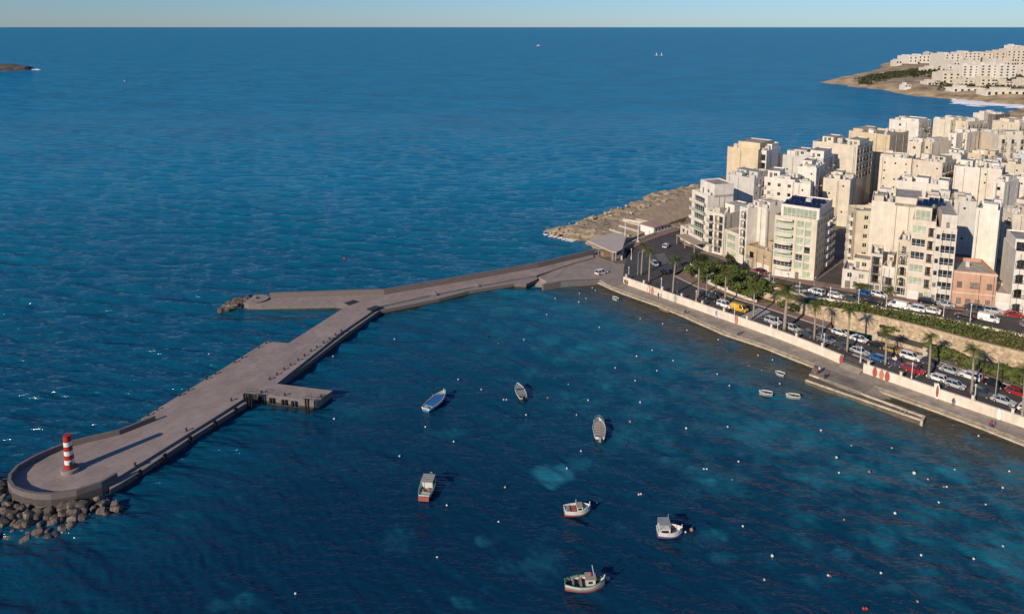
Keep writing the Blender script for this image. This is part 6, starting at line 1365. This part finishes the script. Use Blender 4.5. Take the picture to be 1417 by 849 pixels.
def boat(label, stern, bow, B, sheer, rise, hullm, lowm, rimm, floorm, name='fishing_boat', cat='boat', Lmax=None, stern_f=.72, group=None, z=.2):
    a, b = G(*stern), G(*bow); L = math.hypot(b[0] - a[0], b[1] - a[1]); yaw = math.atan2(b[1] - a[1], b[0] - a[0])
    if Lmax: L = min(L, Lmax)
    t = thing(name, label, cat, ((a[0] + b[0]) / 2, (a[1] + b[1]) / 2, z), yaw, group); S = boat_shell(L, B, sheer, rise, stern_f)
    S['up'].build('hull', hullm, t, True); S['low'].build('keel_paint', lowm, t, True); S['rim']().build('gunwale', rimm, t); S['inner'](.28).build('hull_lining', hullm if floorm is not BD_ else BGR, t); S['floor'](.285).build('deck', floorm, t)
    return t, S, L
def pole(t, pts, r, nm, m): mb = MB(); mb.tube(pts, r, 6); mb.build(nm, m, t)
def bx(t, nm, m, *a): mb = MB(); mb.box(*a); return mb.build(nm, m, t)
# 1 blue covered boat
t, S, L = boat('open boat with a bright blue cover and pale rim, left of mid bay', (588.5, 571), (616, 547.5), 2.5, .72, .45, BW_, BB_, BW_, BB_)
mb = S['floor'](.62, .84, 2, 12); mb.build('blue_cover', BB_, t); bx(t, 'thwart', BC_, -L * .36, -L * .3, -.9, .9, .5, .66); pole(t, [(L * .46, .1, .8), (L * .46, .1, 1.6)], .06, 'bow_post', BW_); pole(t, [(L * .1, 1.15, .7), (L * .1, 1.15, 1.4)], .04, 'rail_post', M_steel); bx(t, 'engine_box', BGR, -L * .49, -L * .42, -.5, .5, .3, .85)
# 2 small covered boat with outboard
t, S, L = boat('small boat under a grey cover with its outboard motor towards the viewer', (724.5, 556), (716, 536.5), 2.0, .62, .35, BC_, BD_, BW_, BGR)
mb = S['floor'](.6, .9, 3, 13, True); mb.build('grey_cover', BGR, t); bx(t, 'outboard_motor', M_black, -L * .5 - .45, -L * .5 - .02, -.22, .22, .1, 1.05); bx(t, 'windscreen', M_glass, L * .08, L * .11, -.7, .7, .6, .95); bx(t, 'thwart', BWD, -L * .32, -L * .25, -.8, .8, .45, .6)
# 3 tan covered boat with bow rails
t, S, L = boat('tan covered boat with a steel bow rail, right of the middle of the bay', (830, 612), (828, 586), 2.3, .8, .4, BW_, BD_, BW_, BT_)
mb = S['floor'](.7, .94, 1, 12, True); mb.build('tan_cover', BT_, t)
for s_ in (-1, 1): pole(t, [(L * .2, s_ * 1.0, .85), (L * .25, s_ * .95, 1.5), (L * .44, s_ * .35, 1.7), (L * .47, 0, 1.7)], .04, 'bow_rail', M_steel)
bx(t, 'outboard_motor', BGR, -L * .5 - .4, -L * .5 - .02, -.2, .2, .1, 1.0)
for k in range(5): mb = MB(); mb.tube([(-L * .35 + k * L * .14, -.95, .8), (-L * .35 + k * L * .14, 0, 1.0), (-L * .35 + k * L * .14, .95, .8)], .05, 5); mb.build('cover_hoop', BT_, t)
# 4 cabin boat with cyan bow rim and red stern
t, S, L = boat('cabin boat with a cyan bow rim, ribbed canopy and red stern', (586.5, 693.5), (597, 664), 2.4, .85, .4, BW_, BR_, BC_, BWD)
bx(t, 'cabin', BW_, -L * .02, L * .24, -.85, .85, .29, 1.45); bx(t, 'cabin_window', M_glass, L * .243, L * .25, -.7, .7, .95, 1.3); bx(t, 'cabin_window', M_glass, 0, L * .2, -.87, -.853, .95, 1.3); bx(t, 'canopy', BT_, -L * .14, L * .27, -1.0, 1.0, 1.75, 1.83)
for sx in (-.12, .24):
    for s_ in (-1, 1): pole(t, [(L * sx, s_ * .9, .3), (L * sx, s_ * .9, 1.75)], .035, 'canopy_post', M_steel)
for k in range(5): bx(t, 'canopy_rib', BGR, -L * .12 + k * L * .085, -L * .10 + k * L * .085, -1.0, 1.0, 1.833, 1.9)
bx(t, 'stern_seat', bm_('cream', (.6, .5, .33)), -L * .42, -L * .3, -.85, .85, .29, .7); bx(t, 'transom_board', BR_, -L * .53 - .05, -L * .53 + .03, -.85, .85, .0, .8); mb = MB(); mb.tube([(-L * .2 + .5 * math.cos(a), .55 * math.sin(a), .62) for a in np.linspace(0, 6.2, 14)], .09, 6); mb.build('life_ring', BT_, t)
# 5 white boat with low cabin
t, S, L = boat('white boat with red gear inside and a low cabin, moored below the sandy patch', (780.5, 711.5), (816, 709), 2.1, .85, .35, BW_, BR_, BW_, BR_)
bx(t, 'cabin', BW_, -L * .02, L * .2, -.6, .6, .29, 1.25); bx(t, 'cabin_window', M_glass, L * .02, L * .16, -.62, -.603, .8, 1.12); bx(t, 'cabin_roof', BT_, -L * .03, L * .21, -.68, .68, 1.253, 1.32); bx(t, 'fore_cover', BGR, L * .22, L * .4, -.5, .5, .6, .95); bx(t, 'stern_cover', BGR, -L * .44, -L * .28, -.75, .75, .3, .8); bx(t, 'red_gear', BR_, -L * .22, -L * .06, -.55, .45, .29, .95)
pole(t, [(-L * .46, -.8, .8), (-L * .46, -.8, 1.35)], .05, 'stern_post', BW_); pole(t, [(L * .47, 0, 1.0), (L * .5, 0, 1.75)], .07, 'bow_post', BW_); pole(t, [(-L * .02, .5, 1.3), (-L * .02, .5, 1.9)], .04, 'mast', BW_)
# 6 boat with canopy and purple bottom
t, S, L = boat('white boat with a framed canopy at its stern and purple bottom, right of the bay', (909, 740.5), (943.5, 740), 2.1, .85, .3, BW_, BP_, BW_, BGR)
bx(t, 'wheelhouse', BW_, -L * .44, -L * .02, -.8, .8, .29, 1.35); bx(t, 'wheelhouse_window', M_glass, -L * .38, -L * .08, -.82, -.803, .85, 1.2); bx(t, 'canopy', BGR, -L * .45, -L * .0, -.9, .9, 2.1, 2.18)
for sx in (-.43, -.02):
    for s_ in (-1, 1): pole(t, [(L * sx, s_ * .82, 1.3), (L * sx, s_ * .82, 2.1)], .035, 'canopy_post', M_steel)
bx(t, 'thwart', BWD, L * .12, L * .18, -.85, .85, .5, .6); pole(t, [(L * .47, 0, 1.0), (L * .5, 0, 1.6)], .06, 'bow_post', BW_); pole(t, [(-.1, .6, 2.1), (-.1, .6, 2.9)], .04, 'mast', M_steel); pole(t, [(L * .4, -.5, .9), (L * .4, -.5, 1.3)], .05, 'rail_post', BD_)
# 7 green rimmed luzzu with wheelhouse
t, S, L = boat('traditional wooden boat with green rim, red bottom, wheelhouse and short mast', (781, 814), (835.5, 812.5), 2.3, .85, .4, BW_, BR_, BG_, BD_, stern_f=.45)
bx(t, 'wheelhouse', bm_('house', (.58, .54, .46)), L * .04, L * .27, -.6, .6, .29, 1.55); bx(t, 'wheelhouse_window', M_glass, L * .09, L * .2, -.62, -.603, .95, 1.3); bx(t, 'wheelhouse_roof', BT_, L * .02, L * .29, -.7, .7, 1.553, 1.64); mb = MB(); mb.tube([(L * .15, -.1, 1.66), (L * .15, .25, 1.95)], .22, 8); mb.build('hatch_cover', BR_, t)
pole(t, [(L * .25, .3, 1.6), (L * .20, .3, 3.0)], .05, 'mast', BW_); pole(t, [(-L * .46, 0, .8), (-L * .5, 0, 1.4)], .06, 'stern_post', BG_); pole(t, [(L * .49, 0, 1.2), (L * .52, 0, 1.8)], .07, 'bow_post', BW_); bx(t, 'thwart', BGR, -L * .12, -L * .06, -.95, .95, .55, .65); bx(t, 'thwart', BGR, -L * .3, -L * .26, -.85, .85, .55, .65); pole(t, [(-L * .15, .9, .8), (-L * .15, .9, 1.2)], .05, 'thole_pin', BG_)
# dinghies
for lab, s_, b_, B in (('small white dinghy moored nearest to the quay, first of three', (1085.5, 521.5), (1073, 517.5), 1.5), ('small white dinghy with covered bow, leftmost of the three by the quay', (1069, 547.5), (1050.5, 545), 1.5), ('small cream white dinghy, nearest of three to the slipway jetty', (1107, 551.5), (1087.5, 549.5), 1.5), ('small pale dinghy floating beside the start of the quay', (855, 416.5), (847.5, 413.5), 1.4)):
    t, S, L = boat(lab, s_, b_, B, .45, .2, BW_, BGR, BW_, BD_, 'dinghy', 'dinghy')
    for sx in (-.2, .12): bx(t, 'thwart', BWD if B == 1.4 else BGR, L * sx, L * sx + .22, -B * .44, B * .44, .36, .41)
# rowing boats pulled against the quay edge
t, S, L = boat('brown skiff lying on the quay step near the water', (914, 428), (926, 432.5), 1.4, .45, .2, BWD, BWD, BT_, BWD, 'dinghy', 'dinghy', z=.1)
# far boats
for lab, u, v, w_ in (('white motor boat far out near the horizon', 745, 64.5, 5), ('white sail far out at sea, left of two', 908, 77.5, 4), ('white sail far out at sea, right of two', 915, 77.5, 4), ('tiny white sail at sea beyond the breakwater, upper left', 172, 113, 2)):
    x, y = G(u, v); s_ = w_ * y / 1000 / 5.0; t = thing('distant_boat', lab, 'boat', (x, y, 0), .2); t.scale = (s_, s_, s_)
    S = boat_shell(6, 2, .8, .4); S['up'].build('hull', BW_, t); S['low'].build('keel_paint', BD_, t); S['floor'](.6).build('deck', BW_, t)
    mb = MB()
    if 'sail' in lab: mb.add([(-.2, 0, 1), (2.4, .05, 1), (-.1, .1, 6.5), (-.2, .06, 1), (2.4, .11, 1), (-.1, .16, 6.5)], [(0, 1, 2), (5, 4, 3), (0, 3, 4, 1), (1, 4, 5, 2), (2, 5, 3, 0)]); mb.build('sail', M_white, t)
    else: mb.box(-1.4, 1.2, -.7, .7, .6, 2.2); mb.build('cabin', BW_, t)

# ================================================================== BUOYS
BU = MB(); BU.ball((0, 0, .05), .30, 10, 7); BUM = BU.mesh('float', M_white, True); RG = MB(); RG.tube([(0, 0, .3), (0, 0, .46)], .05, 6); RG.tube([(.1 * math.cos(a), 0, .48 + .1 * math.sin(a)) for a in np.linspace(0, 6.2, 9)], .02, 5); RGM = RG.mesh('mooring_ring', M_iron)
BCOL = {'w': ('white', mat('buoy_white', (.62, .62, .6), .35, .05)), 'o': ('orange', mat('buoy_orange', (.42, .2, .1), .4, .1)), 'r': ('red', mat('buoy_red', (.5, .04, .03), .4, .1)), 'y': ('yellow', mat('buoy_yellow', (.6, .45, .08), .4, .1)), 'd': ('dark red', mat('buoy_dark', (.10, .02, .03), .4, .1)), 'g': ('green', mat('buoy_green', (.10, .25, .12), .4, .1)), 's': ('grey', mat('buoy_grey', (.42, .42, .42), .4, .1))}
BY = [(634, 525), (666, 539), (697, 553), (701, 553), (728, 574), (758, 550.6, 'o'), (814, 553.7), (786.5, 532, 's'), (798, 574, 's'), (725, 533, 'o'), (588.7, 590.6), (628, 611), (804, 624), (784.5, 648), (699, 674, 'y'), (618.4, 699), (826, 696), (884, 684), (887, 683.5), (957, 733, 'o', 1.7), (948.5, 736), (841, 800.6, 's', 1.9), (1022, 638.5), (974, 649), (978, 649), (1013, 664, 'o'), (1157.6, 633, 'w', 1.3), (1178, 617), (1161, 654), (1203, 653, 'o', 1.3), (1265, 654.6, 'w', 1.7), (1321, 650), (1306, 673.5, 'o'), (1310, 673.5), (1299, 695), (1387.5, 674.7), (1396.5, 652), (1364, 698, 's'), (1238.5, 710, 'w', 1.3), (1168, 719, 'o'), (1028, 728), (1068.7, 769, 'w', 1.3), (1057.7, 802, 's'), (1146, 796), (1149, 797, 'r'), (1219, 792.6), (1274.7, 768), (1347.4, 773), (1388, 755.6, 's'), (1269.6, 832, 'o'), (1195, 842, 'r', 1.2), (1199, 842, 'r', 1.2), (1354, 603),
      (886, 441), (917, 448), (950.5, 457), (994, 470), (902.6, 484.6), (881, 493, 'w', 1.2), (931.5, 499), (851.5, 509), (909, 513), (879, 526.6), (886, 556.7, 'w', 1.2), (992.5, 517.6), (1009.4, 533.6), (1049, 491.6), (1054, 513), (1069, 498), (1036, 507), (1079, 531), (872, 583.5, 'o', 1.5), (949.6, 592.6, 'w', 1.3), (1007, 590.5), (1136, 595.5, 'w', 1.2), (867, 613, 'd'), (802, 406), (811, 413), (819.6, 398.4), (824, 402), (768.5, 413), (801, 418, 'w', 1.2), (756.6, 435.6, 'w', 1.2), (725, 470), (675, 465, 'd', 1.5), (731, 421.5, 'd'), (734, 451, 'd'), (690, 475, 'g'), (829.5, 453), (546, 469.5), (461, 493), (462.5, 579.5, 'w', 1.2), (289, 490), (690, 722), (605, 771), (409, 821), (553, 631), (477, 358, 'r', 2.4), (1284, 663, 's'), (1234, 545 + 75, 's')]
refs = [('the blue covered boat', (602, 559)), ('the small grey covered boat', (721, 545)), ('the tan covered boat', (829, 597)), ('the cyan rimmed cabin boat', (591, 678)), ('the white boat with red gear', (798, 706)), ('the boat with purple bottom', (926, 735)), ('the green rimmed wooden boat', (808, 808)), ('the three white dinghies', (1079, 537)), ('the small dinghy by the quay start', (851, 415)), ('the stub jetty of the pier', (440, 550)), ('the slipway jetty', (1240, 575)), ('the right end of the quay', (1400, 605)), ('the lower right corner of the bay', (1400, 830)), ('the breakwater ramp', (750, 395)), ('the bend of the breakwater', (525, 430))]
pos = [(b, G(b[0], b[1])) for b in BY]; near_ = {}
for b, p in pos:
    c = BCOL[b[2] if len(b) > 2 else 'w']; best = min(refs, key=lambda r: math.dist(p, G(*r[1]))); near_.setdefault((c[0], best[0]), []).append((math.dist(p, G(*best[1])), b, p))
for (cn, rf), lst in near_.items():
    lst.sort(key=lambda q: q[0])
    for k, (d_, b, p) in enumerate(lst):
        lab = ('%s mooring buoy afloat near %s' % (cn, rf)) + ('' if len(lst) == 1 else ', %s nearest to it' % ORD[k] if k else ', nearest to it')
        key = b[2] if len(b) > 2 else 'w'; s_ = (b[3] if len(b) > 3 else 1.0) * .56
        t = thing('mooring_buoy', lab, 'buoy', (p[0], p[1], .05), d_, 'mooring buoys in the bay'); t.scale = (s_,) * 3
        o = link('float', BUM, t); own(o, BCOL[key][1]); link('mooring_ring', RGM, t)

# low scrub on the far headland
bl = []
for k in range(240):
    u = rs.uniform(1195, 1300); v = 113 - (u - 1195) * .16 + rs.uniform(-4, 3); x, y = G(u, v, 5); zz_ = zfar(x, y)
    if zz_ > 2.5: bl.append((x, y, zz_ + .6, rs.uniform(5, 13), rs.uniform(5, 13), rs.uniform(1.0, 2.2)))
mb = MB(); leaf_cloud(mb, bl, 5200, 1.7, rs); o = mb.build('scrub', M_scrub); o['kind'] = 'stuff'

bl = []
for k in range(120):
    u = rs.uniform(1285, 1440); v = rs.uniform(96, 124); x, y = G(u, v, 7); zz_ = zfar(x, y)
    if zz_ > 2.5: bl.append((x, y, zz_ + 1.2, rs.uniform(3, 8), rs.uniform(3, 8), rs.uniform(1.5, 4)))
mb = MB(); leaf_cloud(mb, bl, 3600, 1.3, rs); o = mb.build('scrub', M_scrub); o['kind'] = 'stuff'
